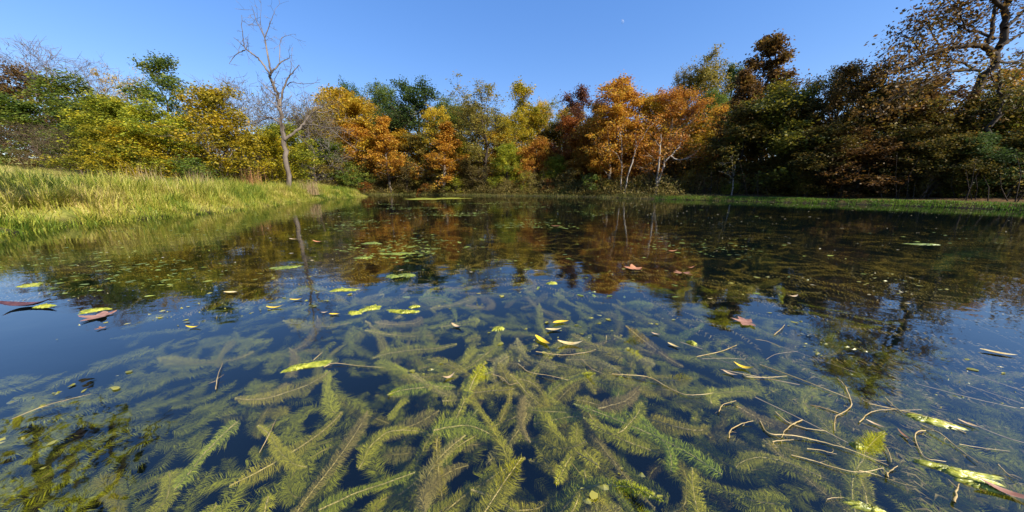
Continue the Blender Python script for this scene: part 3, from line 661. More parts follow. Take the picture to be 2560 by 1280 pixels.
mb = MB(); q = scatter(1200, in_wood(1.2, 8), (-22, 34, 5, 38)); gz = ground_z(q[:, 0], q[:, 1])
for (x, y), z in zip(q, gz):
    h = rng.uniform(.7, 2.2); a = np.array([x, y, z-.05]); b = a+np.array([rng.normal(0, .25)*h, rng.normal(0, .25)*h, h])
    tube(mb, [a, (a+b)/2+rng.normal(0, .08, 3), b], [.018, .012, .005], 3)
link('undergrowth_stems', mb.mesh('undergrowth stems', BARK['dark']), kind='stuff', label='thin grey saplings and stems standing in the undergrowth', cat='undergrowth')

# ------------------------------------------------------------------ bank grass
def blades(mb, base, h, w_, lean_dir, lean, rng, seg=3, azs=None):
    n = len(base); az = rng.uniform(0, 2*math.pi, n) if azs is None else azs
    d = np.stack([np.cos(az), np.sin(az)], 1)*rng.uniform(.15, 1, (n, 1))+lean_dir
    side = np.stack([-np.sin(az+rng.normal(0, .6, n)), np.cos(az), np.zeros(n)], 1); side = unit(side)
    V = []
    for k in range(seg+1):
        u = k/seg
        c = base.copy(); c[:, :2] += d*(lean*h*u**1.8)[:, None]; c[:, 2] += h*(u-.28*lean*u**2.6*1.6)
        ww = (w_*(1-u)**.7)[:, None]*.5
        if k < seg: V += [c-side*ww, c+side*ww]
        else: V += [c]
    nv = 2*seg+1; v = np.stack(V, 1).reshape(-1, 3)
    o = (np.arange(n)*nv)[:, None]
    qd = np.concatenate([o+np.array([[2*k, 2*k+1, 2*k+3, 2*k+2]]) for k in range(seg-1)])
    tri = o+np.array([[2*seg-2, 2*seg-1, 2*seg]])
    k0 = mb.n; mb.v.append(v); mb.f.append(qd+k0); mb.f.append(tri+k0); mb.n += len(v)
def grass_mat(name, cols): return leaf_mat(name, cols, trans=.35, noise=.9, spec=.3, rough=.5, hue=0)
GR = grass_mat('bank grass', [(.05, .1, .012), (.15, .22, .022), (.32, .34, .04), (.48, .43, .08), (.55, .43, .16)])
rng = np.random.default_rng(200)
def left_bank(lo, hi): return lambda x, y: (lambda d: (d > lo) & (d < hi) & (x < -4) & (y < 25) & (y > 1))(sdist(x, y))
mb = MB()
# tussocks: arching fountains of blades
tc_ = scatter(2100, left_bank(-.14, 2.9), (-20, -5, 1, 26)); NB = 52
dd = sdist(tc_[:, 0], tc_[:, 1])
hh = (.3+.32*sstep(dd/.9)-.12*sstep((dd-1.4)/1.2))*rng.uniform(.6, 1.3, len(tc_))*(1-.25*sstep((tc_[:, 1]-16)/6))*(1+.6*noise2(tc_[:, 0], tc_[:, 1], 31, 3, 2.0))
off = rng.normal(0, .075, (len(tc_)*NB, 2)); B = np.repeat(tc_, NB, 0)+off; H_ = np.repeat(hh, NB)*rng.uniform(.5, 1.2, len(B))
base = np.stack([B[:, 0], B[:, 1], ground_z(B[:, 0], B[:, 1])-.02], 1)
blades(mb, base, H_, rng.uniform(.009, .02, len(B)), np.array([.25, -.12]), rng.uniform(.25, 1.15, len(B)), rng, 3, np.arctan2(off[:, 1], off[:, 0])+rng.normal(0, .5, len(B)))
q = scatter(42000, left_bank(-.3, 3.2), (-20, -5, 1, 26)); base = np.stack([q[:, 0], q[:, 1], ground_z(q[:, 0], q[:, 1])-.03], 1)
blades(mb, base, rng.uniform(.12, .36, len(q)), rng.uniform(.01, .022, len(q)), np.array([.35, -.15]), rng.uniform(.3, 1.2, len(q)), rng, 2)
link('grass', mb.mesh('bank grass', GR, False), kind='stuff', label='tall arching yellow-green grass covering the left bank', cat='grass')
mb = MB()
q = scatter(42000, left_bank(2.6, 17), (-36, -5, 1, 26)); base = np.stack([q[:, 0], q[:, 1], ground_z(q[:, 0], q[:, 1])-.01], 1)
dq = sdist(q[:, 0], q[:, 1])
blades(mb, base, rng.uniform(.05, .14, len(q))+.3*(1-sstep((dq-2.6)/1.6))*rng.random(len(q)), rng.uniform(.012, .022, len(q)), np.array([.1, 0]), rng.uniform(.2, .8, len(q)), rng, 2)
link('lawn_grass', mb.mesh('lawn grass', grass_mat('lawn grass', [(.2, .2, .04), (.34, .29, .08), (.45, .36, .14)]), False), kind='stuff', label='short dry mown grass on the slope above the left bank', cat='grass')
def right_bank(lo, hi): return lambda x, y: (lambda d: (d > lo) & (d < hi) & (x > 9.5+2*noise2(y, x, 2, 2, .8)) & (y > 4))(sdist(x, y))
mb = MB()
q = scatter(28000, right_bank(.0, 1.4), (3, 26, 4, 26)); base = np.stack([q[:, 0], q[:, 1], ground_z(q[:, 0], q[:, 1])-.02], 1)
dq = sdist(q[:, 0], q[:, 1]); cl = noise2(q[:, 0], q[:, 1], 9, 3, 2.2)*.5+.5
blades(mb, base, .7*(.07+.2*(1-sstep(dq/.7))*(.2+cl*1.2))*rng.uniform(.6, 1.3, len(q)), rng.uniform(.012, .024, len(q)), np.array([-.25, -.15]), rng.uniform(.3, 1.0, len(q)), rng, 2)
link('strip_grass', mb.mesh('strip grass', grass_mat('strip grass', [(.04, .09, .01), (.09, .19, .016), (.17, .27, .025), (.24, .28, .045)]), False), kind='stuff', label='short green grass strip along the right bank below the trees', cat='grass')
mb = MB()
def far_bank(x, y): d = sdist(x, y); return (d > -.05) & (d < .9) & (y > 15) & (x > -16) & (x < 12)
q = scatter(14000, far_bank, (-17, 12, 15, 34)); base = np.stack([q[:, 0], q[:, 1], ground_z(q[:, 0], q[:, 1])-.02], 1)
blades(mb, base, rng.uniform(.1, .45, len(q))*(noise2(q[:, 0], q[:, 1], 12, 2, 2)*.5+.6), rng.uniform(.015, .03, len(q)), np.array([0, -.2]), rng.uniform(.3, .9, len(q)), rng, 2)
link('shore_grass', mb.mesh('shore grass', grass_mat('shore grass', [(.06, .08, .015), (.14, .14, .03), (.25, .2, .06)]), False), kind='stuff', label='ragged low grass at the water line of the far shore', cat='grass')
# standing dry clumps on the bank
STRAW = grass_mat('dry straw stalks', [(.3, .2, .09), (.45, .32, .17), (.55, .42, .26)])
RED = grass_mat('reddish bunchgrass', [(.3, .14, .05), (.42, .22, .09), (.5, .3, .13)])
def clump(px, py_top, Y, n, spread_, mat, label, hs=1.0):
    P = at_depth(px, py_top, Y); gz = float(ground_z(P[0], P[1])); h = (P[2]-gz)*hs
    b = np.stack([rng.normal(0, spread_, n), rng.normal(0, spread_, n), np.full(n, -.03)], 1)
    mb = MB(); blades(mb, b, h*rng.uniform(.55, 1.0, n), rng.uniform(.01, .018, n), np.array([.1, 0]), rng.uniform(.05, .35, n), rng)
    link('grass_clump', mb.mesh('grass clump', mat, False), loc=(P[0], P[1], gz), label=label, cat='grass clump', group='dry grass clumps on the left bank')
clump(618, 395, 14.8, 170, .22, RED, 'reddish-tan bunchgrass clump left of the dead trunk')
clump(596, 425, 14.2, 90, .2, RED, 'smaller reddish bunchgrass tuft left of the tall reddish clump')
clump(338, 385, 9.2, 60, .18, STRAW, 'pale straw stalks standing above the bank grass')
clump(358, 402, 9.6, 40, .2, STRAW, 'thin straw stalks right of the tallest pale stalks')
clump(474, 408, 10.6, 50, .18, STRAW, 'pale straw tuft in front of the green low bush')
clump(500, 404, 11, 40, .15, STRAW, 'thin upright straw tuft beside the pale straw tuft')
clump(770, 438, 17.5, 200, .24, STRAW, 'buff feathery grass mound right of the dead trunk')
clump(265, 412, 8.8, 70, .15, STRAW, 'leftmost straw stalks on the bank')

# ------------------------------------------------------------------ under the water: milfoil
def weed_mat(name, cols, trans=.3): return leaf_mat(name, cols, trans=trans, noise=3.0, spec=.15, rough=.7, hue=.03)
WEED = {
 'olive': weed_mat('olive milfoil', [(.22, .215, .012), (.42, .39, .025), (.56, .5, .04)]),
 'tan':   weed_mat('tan milfoil', [(.22, .18, .05), (.34, .28, .075), (.44, .37, .12)]),
 'green': weed_mat('green milfoil', [(.17, .2, .015), (.32, .36, .02), (.44, .46, .04)]),
}
STEM = solid_mat('weed stem', (.3, .24, .08), (.5, .4, .16), 20, .6, .3, .1)
def plume(seed, L, R, whorl=.0058, nl=30, bend=1.0):
    """a feathery shoot: a curved stem ringed with whorls of fine drooping leaflets, shorter towards the tip"""
    r = np.random.default_rng(seed); n = 14
    th = np.cumsum(r.normal(r.normal(0, .09*bend), .1*bend, n)); el = np.cumsum(r.normal(0, .05, n))*.5+.05
    step = np.stack([np.cos(th)*np.cos(el), np.sin(th)*np.cos(el), np.sin(el)], 1)*L/n
    path = np.vstack([[0, 0, 0], np.cumsum(step, 0)]); path -= path.mean(0)
    sp = smooth_path(path, 3)
    ms = MB(); tube(ms, sp, np.linspace(.0028, .0015, len(sp)), 5)
    m_ = int(L/whorl); u = (np.arange(m_)+r.uniform(0, .6, m_))/m_
    f = np.clip(u, 0, .999)*(len(sp)-1); i = f.astype(int); c = sp[i]+(sp[np.minimum(i+1, len(sp)-1)]-sp[i])*(f-i)[:, None]
    tan = unit(np.gradient(sp, axis=0))[i]
    ref = np.array([0, 0, 1.0]); a = unit(np.cross(tan, ref)); b = np.cross(tan, a)
    env = R*(.72+.28*np.sin(u*5+r.uniform(0, 6)))*np.clip((1-u)*7, .25, 1)*np.clip(u*6+.55, 0, 1)
    C = np.repeat(c, nl, 0); Tn = np.repeat(tan, nl, 0); A = np.repeat(a, nl, 0); B = np.repeat(b, nl, 0); E = np.repeat(env, nl)*r.uniform(.72, 1.1, m_*nl)
    C = C+Tn*r.normal(0, .002, (m_*nl, 1))
    ph = np.tile(np.arange(nl)*2*math.pi/nl, m_)+np.repeat(np.arange(m_)*.7, nl)+r.normal(0, .25, m_*nl)
    rad = np.cos(ph)[:, None]*A+np.sin(ph)[:, None]*B
    fwd = r.uniform(.0, .6, (m_*nl, 1))
    P0 = C; P1 = C+(rad*.62+Tn*fwd*.3)*E[:, None]; P2 = C+(rad*.92+Tn*fwd*.95)*E[:, None]; P2[:, 2] -= E*.12
    wd = unit(np.cross(P1-P0, r.normal(size=(m_*nl, 3))))*r.uniform(.0003, .0006, (m_*nl, 1))
    V = np.stack([P0-wd*.6, P0+wd*.6, P1-wd, P1+wd, P2], 1).reshape(-1, 3); o = (np.arange(m_*nl)*5)[:, None]
    ml_ = MB(); ml_.add(V, o+np.array([[0, 1, 3, 2]])); ml_.f.append(o+np.array([[2, 3, 4]]))
    return ms.mesh('milfoil stem', STEM), ml_.mesh('milfoil leaflets', WEED['olive'], False), float(np.linalg.norm(path[-1]-path[0])/L)
rng = np.random.default_rng(300)
PLEN = [rng.uniform(.2, .42) for i in range(26)]
PL = [plume(400+i, PLEN[i], rng.uniform(.033, .048), bend=rng.uniform(.5, 1.5)) for i in range(26)]
def milfoil(P, az, tilt, scale, kind, label, group, i):
    st, lf, _ = PL[i % len(PL)]
    root = link('water_milfoil', None, loc=P, label=label, cat='water plant', group=group)
    root.rotation_euler = (rng.uniform(-.5, .5), tilt, az); root.scale = (scale,)*3; root.empty_display_size = .05
    link('stem', st, root); link('leaflets', lf, root, mat=WEED[kind])
MARKS = [(1356, 856, 'bright yellow spotted leaf'), (1425, 862, 'long pale leaf'), (1402, 809, 'yellow leaf cluster'), (1683, 866, 'short pale leaf'), (1858, 921, 'slim yellow leaf'),
 (745, 918, 'long algae mat'), (1122, 944, 'tan sliver'), (1245, 821, 'yellow-green dot'), (1728, 858, 'round green dot'), (1868, 808, 'pinkish-grey sycamore leaf'), (255, 792, 'pinkish sycamore leaf'),
 (1680, 985, 'long sagging stem'), (1360, 945, 'thin central stem'), (1830, 1075, 'hooked tan stem'), (1960, 1065, 'sloping amber stem'), (2100, 1010, 'S-curved stem'), (2308, 1048, 'pale glistening mat'),
 (2370, 1175, 'large glistening mat'), (2175, 1270, 'mat at the bottom edge'), (2060, 1180, 'lowest long stem'), (665, 1095, 'slanting amber stalk'), (545, 945, 'pinkish standing stem'), (925, 772, 'bright slanting algae streak'),
 (1015, 780, 'flat olive streak'), (120, 1015, 'long faint stem'), (110, 1180, 'mirrored dark limbs'), (1280, 1290, 'bottom middle edge'), (900, 1290, 'bottom left middle edge'), (1650, 1290, 'bottom right middle edge'), (577, 734, 'pale yellow leaf')]
MW = np.array([on_water(a, b)[:2] for a, b, _ in MARKS])
def shoot_label(P, kd, deep, az, i_, sc_):
    d = np.array(P[:2])-MW; i = int(np.argmin((d**2).sum(1))); dx, dy = d[i]
    rel = ('left of' if dx < 0 else 'right of') if abs(dx) > abs(dy) else ('beyond' if dy > 0 else 'this side of')
    near = 'under' if math.hypot(dx, dy) < .07 else rel
    hd = (az+.785) % 6.283; hd = ['right', 'away', 'left', 'nearer'][int(hd/1.5708) % 4]; L = PLEN[i_ % len(PLEN)]*sc_
    size = 'long ' if L > .36 else ('short ' if L < .26 else '')
    return ('deep ' if deep else 'shallow ')+size+('straight ' if PL[i_ % len(PL)][2] > .93 else 'curved ')+kd+' milfoil shoot '+near+' the '+MARKS[i][2]+', pointing '+hd
def pick(): 
    r = rng.random(); return 'olive' if r < .6 else ('tan' if r < .82 else 'green')
k_ = 0
for n_, xf, yr, zr, sr, grp in ((120, lambda: rng.normal(.12, .5), (.42, 1.35), (.035, .13), (.8, 1.15), 'near milfoil shoots'),
                                (90, lambda: rng.normal(.1, .85), (.35, 1.9), (.14, .3), (.9, 1.3), 'deeper milfoil shoots'),
                                (85, lambda: rng.uniform(-2.1, 2.3), (.55, 2.5), (.08, .24), (.9, 1.35), 'outer milfoil shoots')):
    for i in range(n_):
        x = xf(); y = rng.uniform(*yr); z = -rng.uniform(*zr); kd = pick(); sc_ = rng.uniform(*sr)
        az = rng.uniform(0, 6.28) if grp[0] != 'o' else rng.normal(.3 if x < 0 else -.4, .7)+(math.pi if rng.random() < .5 else 0)
        milfoil((x, y, z), az, rng.normal(0, .3 if grp[0] == 'd' else .15), sc_, kd, shoot_label((x, y), kd, z < -.14, az, k_, sc_), 'milfoil shoots under the water', k_); k_ += 1

# the countless shoots farther out, one bed
def bulk_weed(n, cond_box, zr, Lr, Rr, seed, lean_bias=0.0, dens=None, m_=22, nl=5, zlim=-.004, spr=.7, wbase=.0022, wk=.06):
    r = np.random.default_rng(seed); mb = MB(); cnt = 0
    while cnt < n:
        x = r.uniform(*cond_box[:2]); y = cond_box[2]+(cond_box[3]-cond_box[2])*r.random()**1.5
        if sdist(np.array([x]), np.array([y]))[0] > -.4: continue
        if dens is not None and r.random() > dens(x, y): continue
        cnt += 1
        L = r.uniform(*Lr); az = lean_bias+r.normal(0, spr)
        u = np.linspace(0, 1, m_); th = az+np.cumsum(r.normal(r.normal(0, .05), .09, m_))
        c = np.stack([np.cumsum(np.cos(th)), np.cumsum(np.sin(th)), np.zeros(m_)], 1)*L/m_+np.array([x, y, -r.uniform(*zr)])
        E = r.uniform(*Rr)*np.clip((1-u)*6, .3, 1)
        C = np.repeat(c, nl, 0); E = np.repeat(E, nl)*r.uniform(.6, 1.2, m_*nl); T_ = np.repeat(th, nl); ph = r.uniform(0, 6.28, m_*nl)
        s_ = np.cos(ph)*E; P2 = C+np.stack([-np.sin(T_)*s_+np.cos(T_)*E*.6, np.cos(T_)*s_+np.sin(T_)*E*.6, np.minimum(np.sin(ph)*E*.6, 0)], 1)
        P2[:, 2] = np.minimum(P2[:, 2], zlim)
        wd = np.stack([np.cos(T_), np.sin(T_), np.zeros(m_*nl)], 1)*(wbase+E*wk)[:, None]
        V = np.stack([C-wd, C+wd, P2], 1).reshape(-1, 3); mb.add(V, np.arange(len(V)).reshape(-1, 3))
    return mb
mb = bulk_weed(2100, (-6.5, 9.5, 2.2, 11), (.006, .07), (.35, .9), (.02, .045), 501, m_=30, nl=6, wbase=.0014, wk=.03)
link('submerged_weed', mb.mesh('submerged weed', weed_mat('brownish weed', [(.2, .16, .02), (.38, .3, .035), (.5, .4, .07)]), False), kind='stuff', label='bed of brownish weed just under the water farther out', cat='water weed')
mb = bulk_weed(130, (.95, 3.2, .75, 2.6), (.004, .05), (.3, .7), (.012, .03), 502, lean_bias=-.45)
link('weed_tangle', mb.mesh('weed tangle', weed_mat('brown weed', [(.1, .075, .02), (.2, .15, .04), (.3, .23, .08)]), False), kind='stuff', label='brown streaming weed at the surface on the right', cat='water weed')

mb = bulk_weed(900, (-2.6, 2.6, .3, 3.2), (.15, .4), (.2, .42), (.03, .045), 503, m_=50, nl=11, spr=3, wbase=.0007, wk=.012, dens=lambda x, y: (.5 if abs(x-.12) < .75 and y < 1.3 else .85)*math.exp(-max(0, y-1.6)**2))
link('deep_weed', mb.mesh('deep weed', WEED['olive'], False), kind='stuff', label='deep carpet of milfoil seen between the nearer shoots', cat='water weed')

# ------------------------------------------------------------------ on the water: flecks of floating weed, mats, leaves and stems
rng = np.random.default_rng(600)
def flecks(n, box, size, aspect, dens, z=.002):
    out = []
    while sum(map(len, out)) < n:
        x = rng.uniform(box[0], box[1], 8000); y = box[2]+(box[3]-box[2])*rng.random(8000)**1.6
        k = (sdist(x, y) < -.15) & (rng.random(8000) < dens(x, y)); out.append(np.stack([x[k], y[k]], 1))
    q = np.concatenate(out)[:n]; m_ = 7; mb = MB()
    az = rng.normal(0, .5, n); s_ = size[0]+(size[1]-size[0])*rng.random(n)**2.2
    s_ *= (.45+.12*q[:, 1])
    th = np.arange(m_)*2*math.pi/m_
    rr = s_[:, None]*rng.uniform(.45, 1.15, (n, m_)); asp = rng.uniform(*aspect, n)[:, None]
    a = rr*np.cos(th); b = rr*np.sin(th)*asp
    vx = q[:, :1]+a*np.cos(az)[:, None]-b*np.sin(az)[:, None]; vy = q[:, 1:]+a*np.sin(az)[:, None]+b*np.cos(az)[:, None]
    v = np.stack([vx, vy, np.full_like(vx, 0)+rng.uniform(-.006, .003, (n, 1))+z], -1)
    c = np.stack([q[:, 0], q[:, 1], rng.uniform(-.003, .005, n)+z], 1)[:, None]
    V = np.concatenate([v, c], 1).reshape(-1, 3); o = (np.arange(n)*(m_+1))[:, None]
    for k in range(m_): 
        if k == 0: mb.add(V, o+np.array([[0, 1, m_]]))
        else: mb.f.append(o+np.array([[k, (k+1) % m_, m_]]))
    return mb
MATC = leaf_mat('floating weed', [(.06, .08, .015), (.12, .16, .02), (.2, .25, .03), (.32, .36, .05)], trans=.15, noise=1.0, spec=.5, rough=.35, hue=0)
dn = lambda x, y: np.clip(noise2(x, y*1.6, 21, 3, 1.3)*1.7-.1, 0.02, 1)*np.clip(1.15-np.abs(x+1.5)/5.5, .04, 1)
mb = flecks(3400, (-8, 8, 1.9, 16), (.005, .06), (.3, .7), dn, .0005)
link('floating_weed', mb.mesh('floating weed', MATC, False), kind='stuff', label='green flecks of floating weed scattered over the middle of the pond', cat='water weed')
dn2 = lambda x, y: np.clip(noise2(x*.6, y*2.2, 25, 3, 2.0)*1.2+.1, 0, 1)
mb = flecks(800, (-7, 15, 1.6, 16), (.006, .035), (.25, .7), dn2)
link('floating_debris', mb.mesh('floating debris', leaf_mat('floating bits', [(.18, .14, .06), (.36, .3, .16), (.5, .44, .28)], trans=.1, noise=2, spec=.5, rough=.3, hue=0), False), kind='stuff', label='tiny pale bits of leaf and weed floating on the pond', cat='debris')
dn3 = lambda x, y: np.clip(noise2(x, y*1.5, 27, 3, 4.0)*1.2-.05, 0, 1)
mb = flecks(500, (-3.2, 3.4, .55, 2.6), (.008, .035), (.3, .8), dn3)
link('floating_sprigs', mb.mesh('floating sprigs', leaf_mat('olive sprigs', [(.1, .1, .015), (.2, .19, .03), (.34, .3, .05)], trans=.15, noise=2, spec=.5, rough=.35, hue=0), False), kind='stuff', label='small olive sprigs floating on the near water', cat='water weed')

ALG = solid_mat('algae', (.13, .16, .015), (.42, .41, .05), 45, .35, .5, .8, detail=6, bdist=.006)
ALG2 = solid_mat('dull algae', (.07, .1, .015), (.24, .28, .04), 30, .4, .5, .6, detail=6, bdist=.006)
def mat_patch(px, py, wpx, hpx, rot, label, seed, dome=None):
    r = np.random.default_rng(seed); c = on_water(px, py)
    a = on_water(px+wpx/2, py); b = on_water(px, py-hpx/2)
    rx = abs(a[0]-c[0]); ry = abs(b[1]-c[1]); n = 72; rings = 9; dome = .004+.0035*min(1, c[1])
    th = np.arange(n)*2*math.pi/n
    out = 1+.22*np.sin(th*2+r.uniform(0, 6))+.16*np.sin(th*3+r.uniform(0, 6))+.14*np.sin(th*7+r.uniform(0, 6))+.12*np.sin(th*13+r.uniform(0, 6))+r.normal(0, .13, n)
    out = out*(1+.5*np.cos(th+r.uniform(0, 6))**3)*.85
    V = [[0, 0, dome]]; F = []
    for k in range(1, rings+1):
        u = k/rings; z = dome*(1-u**2.5)*(1+r.normal(0, .3, n))-.0035*(u > .99)
        V += np.stack([np.cos(th)*out*rx*u+r.normal(0, rx*.012, n), np.sin(th)*out*ry*u+r.normal(0, ry*.012, n), z], 1).tolist()
    mb = MB(); V = np.array(V); cr, sr = math.cos(rot), math.sin(rot)
    V[:, :2] = V[:, :2] @ np.array([[cr, sr], [-sr, cr]])
    mb.add(V, [(0, 1+k, 1+(k+1) % n) for k in range(n)])
    mb.f.append(np.array([(1+(q-1)*n+k, 1+q*n+k, 1+q*n+(k+1) % n, 1+(q-1)*n+(k+1) % n) for q in range(1, rings) for k in range(n)]))
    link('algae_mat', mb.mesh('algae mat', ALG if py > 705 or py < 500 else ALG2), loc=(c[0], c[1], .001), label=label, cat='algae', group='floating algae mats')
MATS = [
 (745, 918, 88, 18, .35, 'long yellow-green algae mat alone on the near blue water'),
 (1090, 497, 170, 5, 0, 'long thin yellow-green algae band off the tip of the spit'),
 (848, 725, 54, 8, 0, 'yellow-green algae patch under the mirrored dead trunk'),
 (925, 772, 50, 14, .9, 'bright slanting algae streak right of the mirrored dead branches'),
 (880, 782, 34, 10, 0, 'small algae patch touching the bright slanting streak'),
 (1015, 780, 75, 9, 0, 'flat olive algae streak right of the bright slanting one'),
 (1037, 767, 28, 6, .1, 'small bright algae patch above the flat olive streak'),
 (2308, 1048, 100, 22, -.4, 'pale glistening algae mat above the stem tangle'),
 (2370, 1175, 130, 34, -.35, 'large glistening yellow-green algae mat at lower right'),
 (2450, 1215, 90, 26, -.5, 'glistening algae mat joined to the pink-brown leaf'),
 (2175, 1270, 75, 22, -.3, 'algae mat cut by the bottom edge'),
 (2140, 1115, 30, 16, 0, 'small fuzzy algae knot amid the dead stems'),
 (2320, 611, 66, 5, 0, 'thin pale algae streak far out on the right'),
 (1018, 687, 40, 10, 0, 'rounded algae patch below the mirrored big green tree'),
 (985, 690, 34, 9, .2, 'yellowish algae patch beside the rounded one'),
 (725, 668, 60, 9, .3, 'slanting algae streak left of the mirrored dead trunk'),
 (985, 635, 90, 5, 0, 'thin yellow-green algae line in the middle of the pond'),
 (935, 608, 50, 5, 0, 'short bright algae dash in the middle of the pond'),
 (905, 645, 50, 4, 0, 'faint algae dash left of the thin yellow-green line'),
 (75, 713, 44, 9, 0, 'olive algae patch near the left edge of the pond'),
 (238, 775, 44, 12, .3, 'olive algae patch above the pink sycamore leaf'),
 (108, 765, 30, 11, 0, 'olive algae patch beside the dark sunken stick'),
 (1728, 858, 20, 12, 0, 'small round green algae dot on the blue water'),
 (1245, 821, 26, 12, .2, 'small yellow-green algae dot left of the yellow leaves'),
 (1377, 708, 28, 7, 0, 'small lime algae patch at the edge of the mirrored trees'),
]
for i, r in enumerate(MATS): mat_patch(*r, 700+i)

def leafcol(n, a, b): return solid_mat(n, a, b, 40, .45, .4, .3, bdist=.002)
FL = {'yellow': leafcol('yellow leaf', (.55, .36, .015), (.75, .52, .04)), 'pale': leafcol('pale leaf', (.42, .3, .1), (.66, .53, .27)),
      'tan': leafcol('tan leaf', (.38, .25, .12), (.6, .45, .27)), 'brown': leafcol('brown leaf', (.16, .07, .03), (.32, .15, .07)),
      'orange': leafcol('orange-brown leaf', (.36, .13, .05), (.52, .24, .11)), 'pink': leafcol('pinkish leaf', (.2, .085, .05), (.38, .2, .13)),
      'dark': leafcol('dark sodden leaf', (.05, .02, .025), (.12, .05, .045))}
def long_leaf(L, W, curl, twist, rng):
    n = 11; u = np.linspace(0, 1, n); wv = W*.5*np.sin(np.pi*np.clip(u, .02, .985)**.8)**.8
    x = (u-.5)*L; z = curl*L*((u-.5)**2*2.2-.2)+.001; y0 = twist*L*np.sin(u*3)*.12
    V = np.concatenate([np.stack([x, y0-wv, z+wv*.45], 1), np.stack([x, y0, z], 1), np.stack([x, y0+wv, z+wv*.45], 1)])
    i = np.arange(n-1); F = np.concatenate([np.stack([i, i+1, n+i+1, n+i], 1), np.stack([n+i, n+i+1, 2*n+i+1, 2*n+i], 1)])
    V[:, 2] += .001-V[:, 2].min(); mb = MB(); mb.add(V, F); return mb
def syc_leaf(S_, curl, rng):
    out = []
    lob = [(-150, .38), (-118, .72), (-95, .45), (-62, .9), (-32, .5), (0, 1.0), (32, .5), (62, .9), (95, .45), (118, .72), (150, .38), (180, .12)]
    for i, (a, r) in enumerate(lob):
        a2, r2 = lob[(i+1) % len(lob)]; a2 = a2+360 if a2 < a else a2
        for t in (0, .35, .7):
            aa = a+(a2-a)*t; rr = r+(r2-r)*t
            if t: rr *= rng.uniform(.86, 1.04)
            out.append((math.radians(aa), rr))
    n = len(out); V = [[0, 0, .0]]
    for f in (.5, 1.0):
        for a, r in out:
            x, y = math.cos(a)*r*S_*f, math.sin(a)*r*S_*f
            V.append([x, y, curl*S_*(f*r)**2*(1+.5*math.sin(a*3+1))+.002])
    V = np.array(V); V[:, 2] += .001-V[:, 2].min(); mb = MB(); mb.add(V, [(0, 1+k, 1+(k+1) % n) for k in range(n)])
    mb.f.append(np.array([(1+k, 1+n+k, 1+n+(k+1) % n, 1+(k+1) % n) for k in range(n)])); return mb
LEAVES = [
 (1356, 856, 52, 'long', 'yellow', -.9, 'bright yellow spotted leaf, lowest of the yellow leaf cluster'),
 (1425, 862, 62, 'long', 'pale', -.05, 'long pale leaf right of the bright yellow spotted one'),
 (1384, 827, 40, 'long', 'pale', .1, 'small pale leaf in the middle of the yellow leaf cluster'),
 (1402, 809, 42, 'long', 'yellow', .25, 'yellow leaf at the top of the yellow leaf cluster'),
 (1683, 866, 28, 'long', 'pale', -.9, 'short pale leaf right of the yellow leaf cluster'),
 (1858, 921, 42, 'long', 'yellow', -.5, 'slim yellow leaf left of the stem tangle'),
 (1824, 936, 30, 'long', 'tan', -.7, 'tan sliver just below the slim yellow leaf'),
 (1585, 673, 66, 'syc', 'orange', .1, 'curled orange-brown sycamore leaf floating in the mirrored trees'),
 (1706, 684, 64, 'syc', 'brown', .3, 'sodden red-brown sycamore leaf right of the curled orange one'),
 (1868, 808, 84, 'syc', 'pink', .5, 'flat pinkish-grey sycamore leaf on the right blue water'),
 (255, 792, 92, 'syc', 'pink', .2, 'pinkish sycamore leaf floating at left'),
 (68, 766, 100, 'long', 'dark', .25, 'dark purple sunken stick-like leaf at the left edge'),
 (577, 734, 34, 'long', 'pale', 0, 'pale yellow leaf on the left blue water'),
 (688, 770, 36, 'long', 'yellow', .3, 'yellow curled leaf left of the mirrored dead branches'),
 (741, 752, 28, 'long', 'yellow', .3, 'orange-yellow leaf at the mirrored dead branches'),
 (836, 788, 26, 'long', 'yellow', 0, 'small yellow leaf right of the mirrored dead branches'),
 (812, 783, 16, 'long', 'tan', .5, 'tiny tan leaf touching the small yellow one'),
 (797, 606, 30, 'long', 'orange', 0, 'small orange leaf far out near the mirrored dead trunk'),
 (736, 599, 24, 'long', 'tan', 0, 'small tan leaf far out left of the mirrored dead trunk'),
 (2494, 884, 56, 'long', 'pale', -.5, 'long pale leaf near the right edge'),
 (2189, 1065, 34, 'long', 'tan', -.9, 'tan leaf among the dead stems below the weed'),
 (2421, 1062, 32, 'long', 'tan', -.9, 'tan leaf right of the pale glistening algae mat'),
 (2257, 1090, 32, 'long', 'brown', 1.3, 'upright brown leaf between the dead stems'),
 (2522, 1238, 92, 'long', 'pink', -.6, 'wide pink-brown leaf at the lower right corner'),
 (1122, 944, 32, 'long', 'tan', .6, 'tan sliver over the middle of the weed bed'),
 (253, 823, 28, 'syc', 'brown', .1, 'small brown crumpled leaf below the pinkish sycamore leaf'),
 (484, 820, 30, 'long', 'yellow', .2, 'thin yellow leaf on a weed strand at left'),
 (1141, 818, 30, 'long', 'tan', -.5, 'tan twig-like leaf left of the yellow-green dot'),
 (1725, 670, 24, 'long', 'orange', .1, 'small orange leaf by the sodden red-brown one'),
 (1980, 742, 30, 'long', 'tan', .1, 'small tan leaf in the dark mirrored right bank'),
 (1775, 748, 14, 'long', 'pale', 0, 'tiny pale leaf under the mirrored right trees'),
 (1390, 566, 24, 'long', 'orange', 0, 'tiny orange leaf far out in the middle'),
 (1680, 630, 30, 'long', 'orange', .1, 'tiny orange leaf far out right of the middle'),
 (1640, 838, 22, 'long', 'tan', -.4, 'faint tan leaf above the short pale leaf'),
]
